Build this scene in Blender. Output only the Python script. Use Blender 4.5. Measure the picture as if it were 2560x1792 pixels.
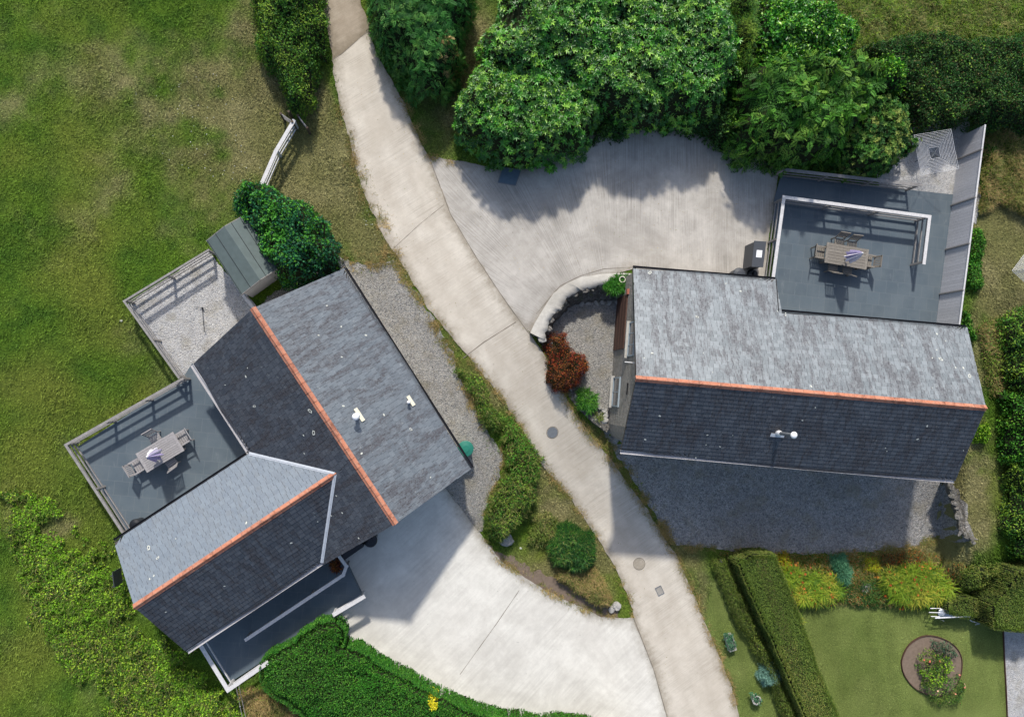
import bpy, bmesh, math, random
import numpy as np
from mathutils import Vector, Matrix

# ------------------------------------------------------------ scene, camera, light
for o in list(bpy.data.objects): bpy.data.objects.remove(o)
SC = bpy.context.scene; COL = SC.collection
random.seed(7); RNG = np.random.default_rng(11)
W0, H0, F0, CAMH = 2560, 1792, 2000.0, 36.0
NAD = (1075, 965)                       # the point of the ground straight below the drone
dc = Vector(((NAD[0]-W0/2)/F0, -(NAD[1]-H0/2)/F0, -1)).normalized()
RQ = dc.rotation_difference(Vector((0, 0, -1)))
cd = bpy.data.cameras.new('camera'); cam = bpy.data.objects.new('camera', cd); COL.objects.link(cam)
cam.location = (0, 0, CAMH); cam.rotation_mode = 'QUATERNION'; cam.rotation_quaternion = RQ
cd.sensor_width = 36; cd.lens = 36*F0/W0; cd.clip_end = 1500; SC.camera = cam
SUN_EL, DRIFT = math.radians(43), 0.09
sd = bpy.data.lights.new('sun', 'SUN'); sd.energy = 3.75; sd.angle = math.radians(2.6); sd.color = (1.0, 0.955, 0.89)
so = bpy.data.objects.new('sun', sd); COL.objects.link(so)
sdir = Vector((DRIFT*math.cos(SUN_EL), -math.cos(SUN_EL), -math.sin(SUN_EL))).normalized()
so.rotation_mode = 'QUATERNION'; so.rotation_quaternion = Vector((0, 0, -1)).rotation_difference(sdir)
so.location = (0, 0, 60)
wd = bpy.data.worlds.new('World'); SC.world = wd; wd.use_nodes = True
wn = wd.node_tree; sky = wn.nodes.new('ShaderNodeTexSky'); sky.sky_type = 'NISHITA'; sky.sun_disc = False
sky.dust_density = 2.2; sky.ozone_density = 1.0; sky.sun_elevation = SUN_EL; sky.sun_rotation = -DRIFT
wn.links.new(sky.outputs[0], wn.nodes['Background'].inputs[0]); wn.nodes['Background'].inputs[1].default_value = 0.15
SC.view_settings.view_transform = 'Standard'; SC.view_settings.look = 'None'
SC.view_settings.exposure = 0.27; SC.view_settings.gamma = 1.0
SC.render.engine = 'CYCLES'

# ------------------------------------------------------------ where a pixel lies
def P(px, py, z=0.0):
    d = RQ @ Vector(((px-W0/2)/F0, -(py-H0/2)/F0, -1))
    t = (CAMH-z)/(-d.z)
    return (d.x*t, d.y*t)
def P3(px, py, z=0.0):
    a = P(px, py, z); return Vector((a[0], a[1], z))
def PP(px, py, p0, n):                  # where a pixel's ray meets a plane
    d = RQ @ Vector(((px-W0/2)/F0, -(py-H0/2)/F0, -1)); o = Vector((0, 0, CAMH))
    return o + d*((p0-o).dot(n)/d.dot(n))
def ss(a, b, x):
    t = np.clip((x-a)/(b-a), 0, 1); return t*t*(3-2*t)
def inpoly(X, Y, poly):
    X = np.asarray(X); Y = np.asarray(Y); r = np.zeros(X.shape, bool); n = len(poly)
    for i in range(n):
        x1, y1 = poly[i][0], poly[i][1]; x2, y2 = poly[(i+1) % n][0], poly[(i+1) % n][1]
        if y1 == y2: continue
        c = ((y1 > Y) != (y2 > Y)) & (X < (x2-x1)*(Y-y1)/(y2-y1)+x1)
        r ^= c
    return r
def dpoly(X, Y, poly):                  # distance to the outline
    D = np.full(np.shape(X), 1e9); n = len(poly)
    for i in range(n):
        ax, ay = poly[i][0], poly[i][1]; bx, by = poly[(i+1) % n][0], poly[(i+1) % n][1]
        L2 = (bx-ax)**2+(by-ay)**2+1e-12
        t = np.clip(((X-ax)*(bx-ax)+(Y-ay)*(by-ay))/L2, 0, 1)
        D = np.minimum(D, np.hypot(X-ax-t*(bx-ax), Y-ay-t*(by-ay)))
    return D
YARDZ = -1.0
COURT = [P(x, y, .1) for x, y in [(1345, 846), (1353, 815), (1367, 788), (1386, 764), (1398, 743), (1416, 729), (1438, 716), (1467, 705), (1512, 695), (1560, 697), (1640, 700)]]
COURT += [P(x, y, YARDZ) for x, y in [(1640, 1120), (1560, 1112), (1514, 1068), (1470, 1036), (1430, 990), (1392, 945), (1366, 900)]]
SU = 0.018
XR = P(2384, 1270, -1.2)[0]
def T(x, y):
    x = np.asarray(x, float); y = np.asarray(y, float)
    u = 1075+x/SU; v = 965-y/SU
    A = 0.8+1.5*ss(1100, 1550, u)
    v0 = 650+210*ss(1500, 1700, u)
    z = -A*ss(0, 1, (v-v0)/(1400-v0))
    m = 1-0.62*ss(XR-.15, XR+.35, x)*(1-ss(1390, 1560, v))
    z = z*m
    z = np.where(inpoly(x, y, COURT), YARDZ-0.05, z)
    return z
def Tn(x, y):                            # terrain without the sunk court
    global COURT
    c = COURT; COURT = [(999, 999), (999.1, 999), (999, 999.1)]
    r = float(T(x, y)); COURT = c
    return r
def G(px, py, off=0.0):
    z = 0.0
    for _ in range(5):
        a = P(px, py, z); z = float(T(a[0], a[1]))+off
    a = P(px, py, z); return Vector((a[0], a[1], z))
def GZ(px, py): return G(px, py).z

class VN:                                # smooth value noise, vectorised
    def __init__(s, seed, n=256):
        s.t = np.random.default_rng(seed).random((n, n)); s.n = n
    def __call__(s, X, Y, sc):
        X = np.asarray(X)/sc+91.3; Y = np.asarray(Y)/sc+47.7
        i = np.floor(X).astype(int); j = np.floor(Y).astype(int); f = X-i; g = Y-j
        f = f*f*(3-2*f); g = g*g*(3-2*g); n = s.n; t = s.t
        a = t[i % n, j % n]; b = t[(i+1) % n, j % n]; c = t[i % n, (j+1) % n]; d = t[(i+1) % n, (j+1) % n]
        return (a*(1-f)+b*f)*(1-g)+(c*(1-f)+d*f)*g
N1, N2, N3 = VN(1), VN(2), VN(3)
def fbm(N, X, Y, sc, oct=4):
    r = 0; a = 0.5; t = 0
    for k in range(oct):
        r = r+a*N(X+k*7.1, Y-k*3.3, sc/2**k); t += a; a *= 0.55
    return r/t

# ------------------------------------------------------------ objects
def tag(o, label=None, cat=None, group=None, kind=None):
    if label: o['label'] = label
    if cat: o['category'] = cat
    if group: o['group'] = group
    if kind: o['kind'] = kind
    return o
def thing(name, label, cat, loc=(0, 0, 0), rz=0, group=None):
    o = bpy.data.objects.new(name, None); COL.objects.link(o); o.empty_display_size = .2
    o.location = loc; o.rotation_euler = (0, 0, rz)
    return tag(o, label, cat, group)
def wloc(o):
    v = Vector((0, 0, 0))
    while o: v += Vector(o.location); o = o.parent
    return v
def link(name, me, mats, parent=None, local=False):
    o = bpy.data.objects.new(name, me); COL.objects.link(o)
    for m in (mats if isinstance(mats, (list, tuple)) else [mats]): me.materials.append(m)
    if parent:
        o.parent = parent
        if not local:
            w = wloc(parent)
            if w.length > 0: me.transform(Matrix.Translation(-w))
    return o
def copy_tree(o, parent=None):
    c = o.copy(); COL.objects.link(c); c.parent = parent
    for ch in [q for q in KIDS.get(o.name, [])]: copy_tree(ch, c)
    return c
KIDS = {}
def index_kids():
    KIDS.clear()
    for o in bpy.data.objects:
        if o.parent: KIDS.setdefault(o.parent.name, []).append(o)

class MB:
    def __init__(s): s.v = []; s.f = []; s.m = []; s.uv = []
    def add(s, vs, fs, m=0):
        b = len(s.v); s.v += [tuple(v) for v in vs]
        for f in fs: s.f.append([b+i for i in f]); s.m.append(m)
        return s
    def box(s, c, size, M=None, m=0):
        x, y, z = [q/2 for q in size]
        vs = [Vector((i*x, j*y, k*z)) for k in (-1, 1) for i, j in ((-1, -1), (1, -1), (1, 1), (-1, 1))]
        if M is not None: vs = [M @ v for v in vs]
        c = Vector(c); vs = [v+c for v in vs]
        return s.add(vs, [(3, 2, 1, 0), (4, 5, 6, 7), (0, 1, 5, 4), (1, 2, 6, 5), (2, 3, 7, 6), (3, 0, 4, 7)], m)
    def beam(s, a, b, w, h, up=(0, 0, 1), m=0):   # w across, h along up; a,b centre line
        a = Vector(a); b = Vector(b); d = (b-a); L = d.length; d.normalize(); up = Vector(up)
        sd_ = d.cross(up); sd_.normalize(); u2 = sd_.cross(d)
        M = Matrix((d, sd_, u2)).transposed()
        return s.box((a+b)/2, (L, w, h), M, m)
    def cyl(s, a, b, r0, r1=None, n=12, cap=True, m=0):
        a = Vector(a); b = Vector(b); r1 = r0 if r1 is None else r1
        d = (b-a).normalized(); t = Vector((1, 0, 0)) if abs(d.x) < .9 else Vector((0, 1, 0))
        p = d.cross(t).normalized(); q = d.cross(p)
        vs = []
        for c, r in ((a, r0), (b, r1)):
            for i in range(n):
                an = 2*math.pi*i/n; vs.append(c+p*math.cos(an)*r+q*math.sin(an)*r)
        fs = [(i, (i+1) % n, n+(i+1) % n, n+i) for i in range(n)]
        if cap: fs += [tuple(range(n-1, -1, -1)), tuple(range(n, 2*n))]
        return s.add(vs, fs, m)
    def lathe(s, c, prof, n=16, m=0, M=None):
        c = Vector(c); vs = []
        for r, z in prof:
            for i in range(n):
                an = 2*math.pi*i/n; v = Vector((r*math.cos(an), r*math.sin(an), z))
                if M is not None: v = M @ v
                vs.append(c+v)
        fs = []
        for k in range(len(prof)-1):
            for i in range(n): fs.append((k*n+i, k*n+(i+1) % n, (k+1)*n+(i+1) % n, (k+1)*n+i))
        return s.add(vs, fs, m)
    def prism(s, poly, z0, z1, m=0):              # z0, z1: numbers or lists
        n = len(poly); a = sum(poly[i][0]*poly[(i+1) % n][1]-poly[(i+1) % n][0]*poly[i][1] for i in range(n))
        idx = list(range(n)) if a > 0 else list(range(n-1, -1, -1))
        Z0 = z0 if isinstance(z0, (list, tuple)) else [z0]*n; Z1 = z1 if isinstance(z1, (list, tuple)) else [z1]*n
        vs = [(poly[i][0], poly[i][1], Z0[i]) for i in idx]+[(poly[i][0], poly[i][1], Z1[i]) for i in idx]
        fs = [tuple(range(n-1, -1, -1)), tuple(range(n, 2*n))]+[(i, (i+1) % n, n+(i+1) % n, n+i) for i in range(n)]
        return s.add(vs, fs, m)
    def rock(s, c, size, seed=0, m=0, flat=1.0):
        bm = bmesh.new(); bmesh.ops.create_icosphere(bm, subdivisions=2, radius=1)
        r = random.Random(seed); ph = [r.uniform(0, 6) for _ in range(6)]; rz = r.uniform(0, 6)
        vs = []
        for v in bm.verts:
            k = 1+.13*math.sin(3*v.co.x+ph[0])+.12*math.sin(4*v.co.y+ph[1])+.1*math.sin(5*v.co.z+ph[2])
            q = Vector((v.co.x*size[0]*k, v.co.y*size[1]*k, max(-.7, min(.62, v.co.z*k))*size[2]))
            q.rotate(Matrix.Rotation(rz, 3, 'Z')); vs.append(q+Vector(c))
        fs = [tuple(v.index for v in f.verts) for f in bm.faces]; bm.free()
        return s.add(vs, fs, m)
    def build(s, name, mats, parent=None, local=False, smooth=False, uv=None):
        me = bpy.data.meshes.new(name); me.from_pydata(s.v, [], s.f)
        if max(s.m or [0]) > 0: me.polygons.foreach_set('material_index', s.m)
        if smooth: me.polygons.foreach_set('use_smooth', [True]*len(s.f))
        me.update()
        if uv:
            l = me.uv_layers.new(name='UVMap')
            for i, lp in enumerate(me.loops): l.data[i].uv = uv(me.vertices[lp.vertex_index].co)
        return link(name, me, mats, parent, local)

def np_mesh(name, V, F, col=None, smooth=False):
    me = bpy.data.meshes.new(name); n, k = F.shape
    me.vertices.add(len(V)); me.vertices.foreach_set('co', np.ascontiguousarray(V, np.float32).ravel())
    me.loops.add(n*k); me.loops.foreach_set('vertex_index', np.ascontiguousarray(F, np.int32).ravel())
    me.polygons.add(n); me.polygons.foreach_set('loop_start', np.arange(0, n*k, k, dtype=np.int32))
    if smooth: me.polygons.foreach_set('use_smooth', np.ones(n, bool))
    me.update(calc_edges=True)
    if col is not None:
        a = me.color_attributes.new('Col', 'FLOAT_COLOR', 'POINT')
        c = np.ones((len(V), 4), np.float32); c[:, :3] = col; a.data.foreach_set('color', c.ravel())
    return me

# ------------------------------------------------------------ materials
def lin(c): return tuple((x/12.92 if x <= .04045 else ((x+.055)/1.055)**2.4) for x in [q/255 for q in c])
class NT:
    def __init__(s, name):
        s.mat = bpy.data.materials.new(name); s.mat.use_nodes = True; s.t = s.mat.node_tree
        s.b = s.t.nodes['Principled BSDF']; s.out = s.t.nodes['Material Output']
    def n(s, ty, ins=None, **kw):
        q = s.t.nodes.new('ShaderNode'+ty)
        for k, v in kw.items(): setattr(q, k, v)
        for k, v in (ins or {}).items(): s.set(q.inputs[k], v)
        return q
    def set(s, sock, v):
        if isinstance(v, bpy.types.NodeSocket): s.t.links.new(v, sock)
        elif isinstance(v, bpy.types.Node): s.t.links.new(v.outputs[0], sock)
        elif isinstance(v, (tuple, list)) and len(v) == 3 and sock.type == 'RGBA': sock.default_value = (*v, 1)
        else: sock.default_value = v
    def pos(s): return s.n('NewGeometry').outputs['Position']
    def noise(s, sc, vec=None, det=4, rough=.55, dist=0):
        ins = {'Scale': sc, 'Detail': det, 'Roughness': rough, 'Distortion': dist}
        if vec is not None: ins['Vector'] = vec
        else: ins['Vector'] = s.pos()
        return s.n('TexNoise', ins).outputs['Fac']
    def mapv(s, vec, scale=(1, 1, 1), rot=(0, 0, 0)):
        return s.n('Mapping', {'Vector': vec, 'Scale': scale, 'Rotation': rot}).outputs[0]
    def ramp(s, fac, stops):
        q = s.n('ValToRGB', {'Fac': fac}); e = q.color_ramp.elements
        while len(e) < len(stops): e.new(.5)
        for i, (p, c) in enumerate(stops):
            e[i].position = p; e[i].color = (*c, 1) if isinstance(c, (tuple, list)) else (c, c, c, 1)
        return q.outputs[0]
    def mix(s, f, a, b, mode='MIX'):
        q = s.t.nodes.new('ShaderNodeMix'); q.data_type = 'RGBA'; q.blend_type = mode
        s.set(q.inputs[0], f); s.set(q.inputs[6], a); s.set(q.inputs[7], b); return q.outputs[2]
    def math(s, op, a, b=0.0, c=None):
        q = s.n('Math', operation=op); s.set(q.inputs[0], a); s.set(q.inputs[1], b)
        if c is not None: s.set(q.inputs[2], c)
        return q.outputs[0]
    def bump(s, h, strength=.3, dist=.02, prev=None):
        ins = {'Height': h, 'Strength': strength, 'Distance': dist}
        if prev is not None: ins['Normal'] = prev
        return s.n('Bump', ins).outputs[0]
    def done(s, col=None, rough=None, nrm=None, spec=None, metal=None):
        if col is not None: s.set(s.b.inputs['Base Color'], col)
        if rough is not None: s.set(s.b.inputs['Roughness'], rough)
        if nrm is not None: s.set(s.b.inputs['Normal'], nrm)
        if spec is not None: s.set(s.b.inputs['Specular IOR Level'], spec)
        if metal is not None: s.set(s.b.inputs['Metallic'], metal)
        return s.mat

def concrete(name, base, dark, ang, stretch=28, amp=.5, stain=.5, grit=.12, fan=False, edge=.0, track=0.0):
    m = NT(name); p = m.pos()
    if fan:                     # brush ridges that swing round a corner of the yard
        fx, fy = P(1540, 905); sx = m.n('SeparateXYZ', {0: p}); x_ = m.math('SUBTRACT', sx.outputs[0], fx); y_ = m.math('SUBTRACT', sx.outputs[1], fy)
        th = m.math('MULTIPLY', m.math('ARCTAN2', m.math('MINIMUM', x_, 0.0), m.math('MAXIMUM', y_, .5)), 6.0); s_ = m.math('ADD', th, m.math('MAXIMUM', x_, 0.0))
        cv = m.n('CombineXYZ', {0: m.math('MULTIPLY', y_, .35), 1: m.math('MULTIPLY', s_, float(stretch)), 2: 0.0}).outputs[0]
        st = m.noise(1.0, cv, det=5, rough=.75)
    else: st = m.noise(1.0, m.mapv(m.mapv(p, rot=(0, 0, -ang)), scale=(.35, stretch, .35)), det=5, rough=.7)
    st = m.ramp(st, [(.36, 0), (.64, 1)])
    big = m.ramp(m.noise(.35, p, det=7, rough=.68, dist=.6), [(.40, 0), (.62, 1)])
    mid = m.ramp(m.noise(1.7, p, det=8, rough=.75, dist=.3), [(.40, 0), (.66, 1)])
    fin = m.ramp(m.noise(22, p, det=5, rough=.85), [(.32, 0), (.68, 1)])
    mod = m.math('MULTIPLY', m.ramp(m.noise(.6, p, det=4), [(.38, .2), (.6, 1)]), amp)
    c = m.mix(m.math('MULTIPLY', big, stain), base, dark)
    c = m.mix(m.math('MULTIPLY', mid, stain*.5), c, tuple(.74*q for q in dark))
    c = m.mix(m.math('MULTIPLY', st, mod), c, tuple(.58*q for q in dark))
    c = m.mix(m.math('MULTIPLY', fin, grit), c, tuple(.5*q for q in dark))
    spots = m.ramp(m.noise(5.5, p, det=3, rough=.6), [(.70, 0), (.76, 1)])
    c = m.mix(m.math('MULTIPLY', spots, .4), c, tuple(.4*q for q in dark))
    if edge:                    # soil and algae worked in from the edges, wheel tracks kept worn
        e = m.n('Attribute', attribute_name='edge').outputs['Fac']; nz = m.noise(2.2, p, det=6, rough=.75)
        e2 = m.math('ADD', e, m.math('MULTIPLY', m.math('SUBTRACT', nz, .5), 1.1))
        dm = m.ramp(e2, [(.0, 1), (.28, .35), (.5, 0)])
        c = m.mix(m.math('MULTIPLY', dm, edge), c, (.17, .14, .095))
        if track:
            tr = m.math('ABSOLUTE', m.math('SUBTRACT', e2, 1.05)); tm = m.ramp(tr, [(0, 1), (.35, 0)])
            c = m.mix(m.math('MULTIPLY', tm, track), c, tuple(.8*q for q in dark))
    nr = m.bump(st, .25, .012, m.bump(fin, .15, .004))
    return m.done(c, .9, nr, .2)
def gravel(name, cols, sc=24):
    m = NT(name); p = m.pos()
    vo = m.n('TexVoronoi', {'Vector': p, 'Scale': sc}); v2 = m.n('TexVoronoi', {'Vector': p, 'Scale': sc*.45})
    r = m.n('SeparateColor', {0: vo.outputs['Color']}).outputs[0]
    r2 = m.n('SeparateColor', {0: v2.outputs['Color']}).outputs[1]
    c = m.ramp(r, [(i/(len(cols)-1), c) for i, c in enumerate(cols)])
    c = m.mix(.35, c, m.ramp(r2, [(i/(len(cols)-1), c) for i, c in enumerate(cols)]))
    big = m.ramp(m.noise(.7, p, det=5, rough=.65), [(.35, 0), (.7, 1)])
    c = m.mix(m.math('MULTIPLY', big, .6), c, m.mix(.55, c, cols[0]))
    tint = m.ramp(m.noise(1.3, p, det=3), [(.5, 0), (.68, 1)])
    c = m.mix(m.math('MULTIPLY', tint, .4), c, (.22, .19, .12))
    wd_ = m.ramp(m.noise(2.4, p, det=7, rough=.8), [(.60, 0), (.68, 1)]); c = m.mix(m.math('MULTIPLY', wd_, .3), c, (.10, .13, .05))
    d = m.math('SUBTRACT', 1.0, m.math('MULTIPLY', vo.outputs['Distance'], 1.6))
    d2 = m.math('SUBTRACT', 1.0, v2.outputs['Distance'])
    return m.done(c, .85, m.bump(d, .9, .03, m.bump(d2, .5, .04)), .25)
def timber(name, base, dark, rough=.8, sc=1.0):
    m = NT(name); tc = m.n('TexCoord').outputs['Object']
    g = m.noise(3*sc, m.mapv(tc, scale=(2, 2, 14)), det=5, rough=.7)
    g2 = m.noise(24*sc, tc, det=4, rough=.7)
    isl = m.n('NewGeometry').outputs['Random Per Island']
    c = m.mix(m.ramp(g, [(.3, 0), (.7, 1)]), base, dark)
    c = m.mix(m.math('MULTIPLY', m.ramp(g2, [(.4, 0), (.7, 1)]), .45), c, tuple(.45*q for q in dark))
    c = m.mix(m.math('MULTIPLY', isl, .3), c, tuple(.7*q for q in dark))
    return m.done(c, rough, m.bump(g2, .3, .004), .25)
def plain(name, base, rough=.5, var=.25, spec=.4, metal=0, sc=6):
    m = NT(name); n = m.ramp(m.noise(sc, m.n('TexCoord').outputs['Object'], det=5, rough=.65), [(.35, 0), (.7, 1)])
    c = m.mix(m.math('MULTIPLY', n, var), base, tuple(.45*q for q in base))
    return m.done(c, rough, m.bump(n, .06, .004), spec, metal)
def slate(name, lo, hi, warm, rough=.46, lichen=.1, sk=.5):
    m = NT(name); isl = m.n('NewGeometry').outputs['Random Per Island']; p = m.pos()
    uv = m.n('UVMap').outputs[0]
    c = m.mix(m.math('POWER', isl, 1.0), lo, hi)
    isl2 = m.math('FRACT', m.math('MULTIPLY', isl, 37.7))
    streak = m.ramp(m.noise(1.0, m.mapv(uv, scale=(1.9, .42, 1)), det=8, rough=.78, dist=.5), [(.46, 0), (.58, 1)])
    streak = m.math('MULTIPLY', streak, m.ramp(m.noise(9, p, det=6, rough=.8), [(.36, .25), (.56, 1)]))
    pick = m.math('GREATER_THAN', m.math('ADD', isl2, m.math('MULTIPLY', streak, .4)), 1.02)
    c = m.mix(m.math('MULTIPLY', pick, .5), c, warm)
    c = m.mix(m.math('MULTIPLY', streak, min(1.0, sk*.85)), c, warm)
    mott = m.ramp(m.noise(14, p, det=6, rough=.75), [(.35, 0), (.7, 1)])
    c = m.mix(m.math('MULTIPLY', mott, .38), c, tuple(min(1, 1.5*q) for q in hi))
    li = m.ramp(m.noise(3.6, p, det=7, rough=.8), [(.60, 0), (.70, 1)])
    c = m.mix(m.math('MULTIPLY', li, lichen*2.2), c, (.34, .37, .36))
    ra = m.math('ADD', rough, m.math('MULTIPLY', m.math('SUBTRACT', mott, .5), .16))
    ra = m.math('ADD', ra, m.math('MULTIPLY', streak, .18))
    return m.done(c, ra, m.bump(mott, .25, .006), .55)
def stonewall(name, cols, sc=5.0, mort=(.30, .28, .25)):
    m = NT(name); p = m.mapv(m.pos(), scale=(1, 1, 2.2))
    pw = m.n('VectorMath', {0: p, 1: m.n('TexNoise', {'Vector': m.pos(), 'Scale': 3.0}).outputs['Color']}, operation='ADD').outputs[0]
    v = m.n('TexVoronoi', {'Vector': pw, 'Scale': sc}); e = m.n('TexVoronoi', {'Vector': pw, 'Scale': sc}, feature='DISTANCE_TO_EDGE')
    r = m.n('SeparateColor', {0: v.outputs['Color']}).outputs[0]
    c = m.ramp(r, [(i/(len(cols)-1), c) for i, c in enumerate(cols)])
    f = m.noise(25, m.pos(), det=6, rough=.75); c = m.mix(m.math('MULTIPLY', f, .4), c, (.1, .1, .09))
    ed = m.ramp(e.outputs['Distance'], [(.0, 1), (.06, 0)])
    c = m.mix(ed, c, mort)
    mo = m.ramp(m.noise(1.2, m.pos(), det=6), [(.55, 0), (.72, 1)]); c = m.mix(m.math('MULTIPLY', mo, .35), c, (.07, .085, .04))
    h = m.ramp(e.outputs['Distance'], [(0, 0), (.12, 1)])
    return m.done(c, .9, m.bump(h, .7, .04, m.bump(f, .4, .01)), .2)
def leafmat(name, trans=.25, rough=.55, spec=.2):
    m = NT(name); a = m.n('Attribute', attribute_name='Col').outputs['Color']
    isl = m.n('NewGeometry').outputs['Random Per Island']
    c = m.mix(m.math('MULTIPLY', isl, .35), a, m.mix(1.0, a, (.55, .6, .5), 'MULTIPLY'))
    m.done(c, rough, None, spec)
    tr = m.n('BsdfTranslucent', {'Color': m.mix(1.0, c, (1.0, 1.0, .45), 'MULTIPLY')})
    mx = m.n('MixShader', {0: trans, 1: m.b.outputs[0], 2: tr.outputs[0]})
    m.t.links.new(mx.outputs[0], m.out.inputs[0]); return m.mat

M = {}
M['lane'] = concrete('lane_concrete', (.61, .565, .485), (.44, .385, .31), math.radians(33), 26, .5, .5, .14, edge=.6, track=.25)
M['yard'] = concrete('brushed_yard_concrete', (.565, .53, .475), (.34, .315, .275), 0, 26, .72, .65, .16, fan=True, edge=.5)
M['drive'] = concrete('pale_driveway_concrete', (.70, .68, .615), (.49, .465, .415), math.radians(42), 9, .26, .6, .12, edge=.55)
M['ledge'] = concrete('rough_ledge_concrete', (.55, .53, .48), (.33, .31, .27), .4, 4, .3, .75, .3)
M['lane_old'] = concrete('worn_lane_concrete', (.46, .40, .315), (.30, .245, .18), math.radians(33), 20, .5, .75, .25, edge=.8, track=.3)
M['joint'] = plain('concrete_joint', (.20, .175, .14), .95, .4, .1)
M['gravel'] = gravel('grey_gravel', [(.10, .10, .10), (.25, .25, .24), (.35, .34, .315), (.50, .48, .43), (.30, .265, .21)], 30)
M['gravel_pale'] = gravel('pale_gravel', [(.24, .24, .25), (.45, .45, .45), (.56, .555, .54), (.66, .65, .62), (.42, .385, .33)], 30)
M['gravel_dark'] = gravel('dark_gravel', [(.10, .10, .10), (.21, .21, .205), (.31, .305, .29), (.46, .44, .41), (.27, .235, .20)], 24)
M['slate_n'] = slate('sunlit_weathered_slate', (.105, .122, .132), (.20, .222, .235), (.035, .029, .035), .46, .25, 1.1)  # lighter copy for sunlit slopes: sun put into the colour, plus stains, lichen
M['slate_s'] = slate('shaded_slate', (.024, .028, .037), (.056, .062, .073), (.018, .013, .014), .5, .14, 1.0)  # shaded copy of the roof slates: shade darkened into the colour
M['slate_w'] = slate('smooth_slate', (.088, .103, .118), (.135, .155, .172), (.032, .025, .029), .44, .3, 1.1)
M['slate_b'] = slate('plain_blue_slate', (.12, .145, .175), (.155, .185, .215), (.12, .135, .15), .42, .08)
M['deck'] = plain('roof_board', (.05, .045, .04), .8)
M['ridge'] = NT('terracotta'); _m = M['ridge']
_n = _m.ramp(_m.noise(7, None, det=6, rough=.7), [(.4, 0), (.72, 1)])
_c = _m.mix(_m.n('NewGeometry').outputs['Random Per Island'], (.47, .17, .095), (.33, .125, .08))
_c = _m.mix(_m.math('MULTIPLY', _n, .5), _c, (.50, .33, .24))
_d = _m.ramp(_m.noise(2.1, None, det=6, rough=.75), [(.54, 0), (.64, 1)])
_c = _m.mix(_m.math('MULTIPLY', _d, .7), _c, (.12, .05, .03)); M['ridge'] = _m.done(_c, .8, _m.bump(_n, .3, .006), .25)
M['lead'] = plain('lead_valley', (.50, .53, .57), .5, .3, .5)
M['lichen'] = plain('lichen', (.55, .56, .50), .95, .3, .1, sc=30)
M['gutter_black'] = plain('black_gutter', (.012, .012, .014), .35, .2)
M['gutter_grey'] = plain('grey_gutter', (.42, .41, .42), .5, .3)
M['stone'] = stonewall('stone_wall', [(.20, .19, .17), (.30, .28, .25), (.38, .36, .32), (.24, .22, .19)])
M['render'] = plain('cream_render', (.50, .47, .42), .9, .35, .2)
M['dstone'] = stonewall('mossy_stone', [(.10, .092, .08), (.17, .155, .135), (.24, .225, .20), (.07, .065, .06)], 4, (.045, .04, .036))
M['rock'] = stonewall('field_stone', [(.34, .33, .30), (.42, .40, .37)], 1.0, (.36, .35, .32))
m_ = NT('slate_patio_tile'); _p = m_.mapv(m_.pos(), rot=(0, 0, math.radians(6)))
_b = m_.n('TexBrick', {'Vector': _p, 'Color1': (.080, .108, .130), 'Color2': (.066, .090, .110), 'Mortar': (.125, .145, .155), 'Scale': 1.0,
                       'Mortar Size': .007, 'Brick Width': .6, 'Row Height': .6, 'Bias': 0.0}, offset=.5)
_g = m_.ramp(m_.noise(.8, None, det=7, rough=.65), [(.35, 0), (.7, 1)])
_c = m_.mix(m_.math('MULTIPLY', _g, .6), _b.outputs[0], (.12, .145, .16))
_g2 = m_.ramp(m_.noise(3.5, m_.mapv(m_.pos(), rot=(0, 0, 1), scale=(1, .25, 1)), det=6, rough=.7), [(.62, 0), (.74, 1)])
_c = m_.mix(m_.math('MULTIPLY', _g2, .4), _c, (.24, .26, .27))
M['patio'] = m_.done(_c, .62, m_.bump(_g, .1, .004), .35)
M['grey_wood'] = timber('weathered_grey_timber', (.36, .345, .33), (.20, .19, .18))
M['pale_wood'] = timber('silvered_pale_timber', (.70, .69, .68), (.52, .51, .50))
M['fence_wood'] = timber('fence_boards', (.60, .60, .62), (.44, .44, .46))
M['teak'] = timber('teak_furniture', (.30, .275, .235), (.17, .15, .125), sc=2)
M['teak_w'] = timber('silvered_teak', (.40, .385, .38), (.26, .245, .245), sc=2)
M['brown_wood'] = timber('brown_stained_timber', (.12, .065, .045), (.07, .036, .026))
M['felt'] = plain('green_roofing_felt', (.105, .135, .13), .75, .35, .3, sc=3)
M['felt_seam'] = plain('felt_seam', (.03, .04, .04), .8)
M['white'] = plain('white_enamel', (.78, .78, .78), .35, .12)
M['cream'] = plain('cream_metal', (.66, .63, .50), .5, .25)
M['metal'] = plain('galvanised_metal', (.55, .58, .60), .35, .2, .5, .7)
M['dark_plastic'] = plain('charcoal_plastic', (.055, .06, .068), .5, .2)
M['black'] = plain('black_plastic', (.012, .013, .016), .35, .2)
M['green_plastic'] = plain('green_plastic', (.02, .16, .115), .3, .15, .5)
M['iron'] = plain('cast_iron_cover', (.16, .175, .19), .6, .4)
M['blue_cover'] = plain('blue_grey_cover', (.10, .15, .19), .5, .3)
M['glass'] = plain('window_glass', (.03, .04, .06), .1, .1, .6)
M['frame_blue'] = plain('pale_blue_frame', (.26, .31, .34), .5, .2)
M['brick'] = plain('red_brick', (.36, .13, .09), .85, .4, .2, sc=20)
M['bark'] = plain('bark', (.10, .075, .055), .9, .5, .15, sc=12)
M['core'] = plain('inner_shade', (.020, .026, .012), .95, .4, .05)  # near-black colour stands for the shade inside shrubs and hedges
M['leaf'] = leafmat('leaf'); M['leaf_gloss'] = leafmat('glossy_leaf', .18, .36, .5); M['blade'] = leafmat('grass_blade', .22, .75, .15)
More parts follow.
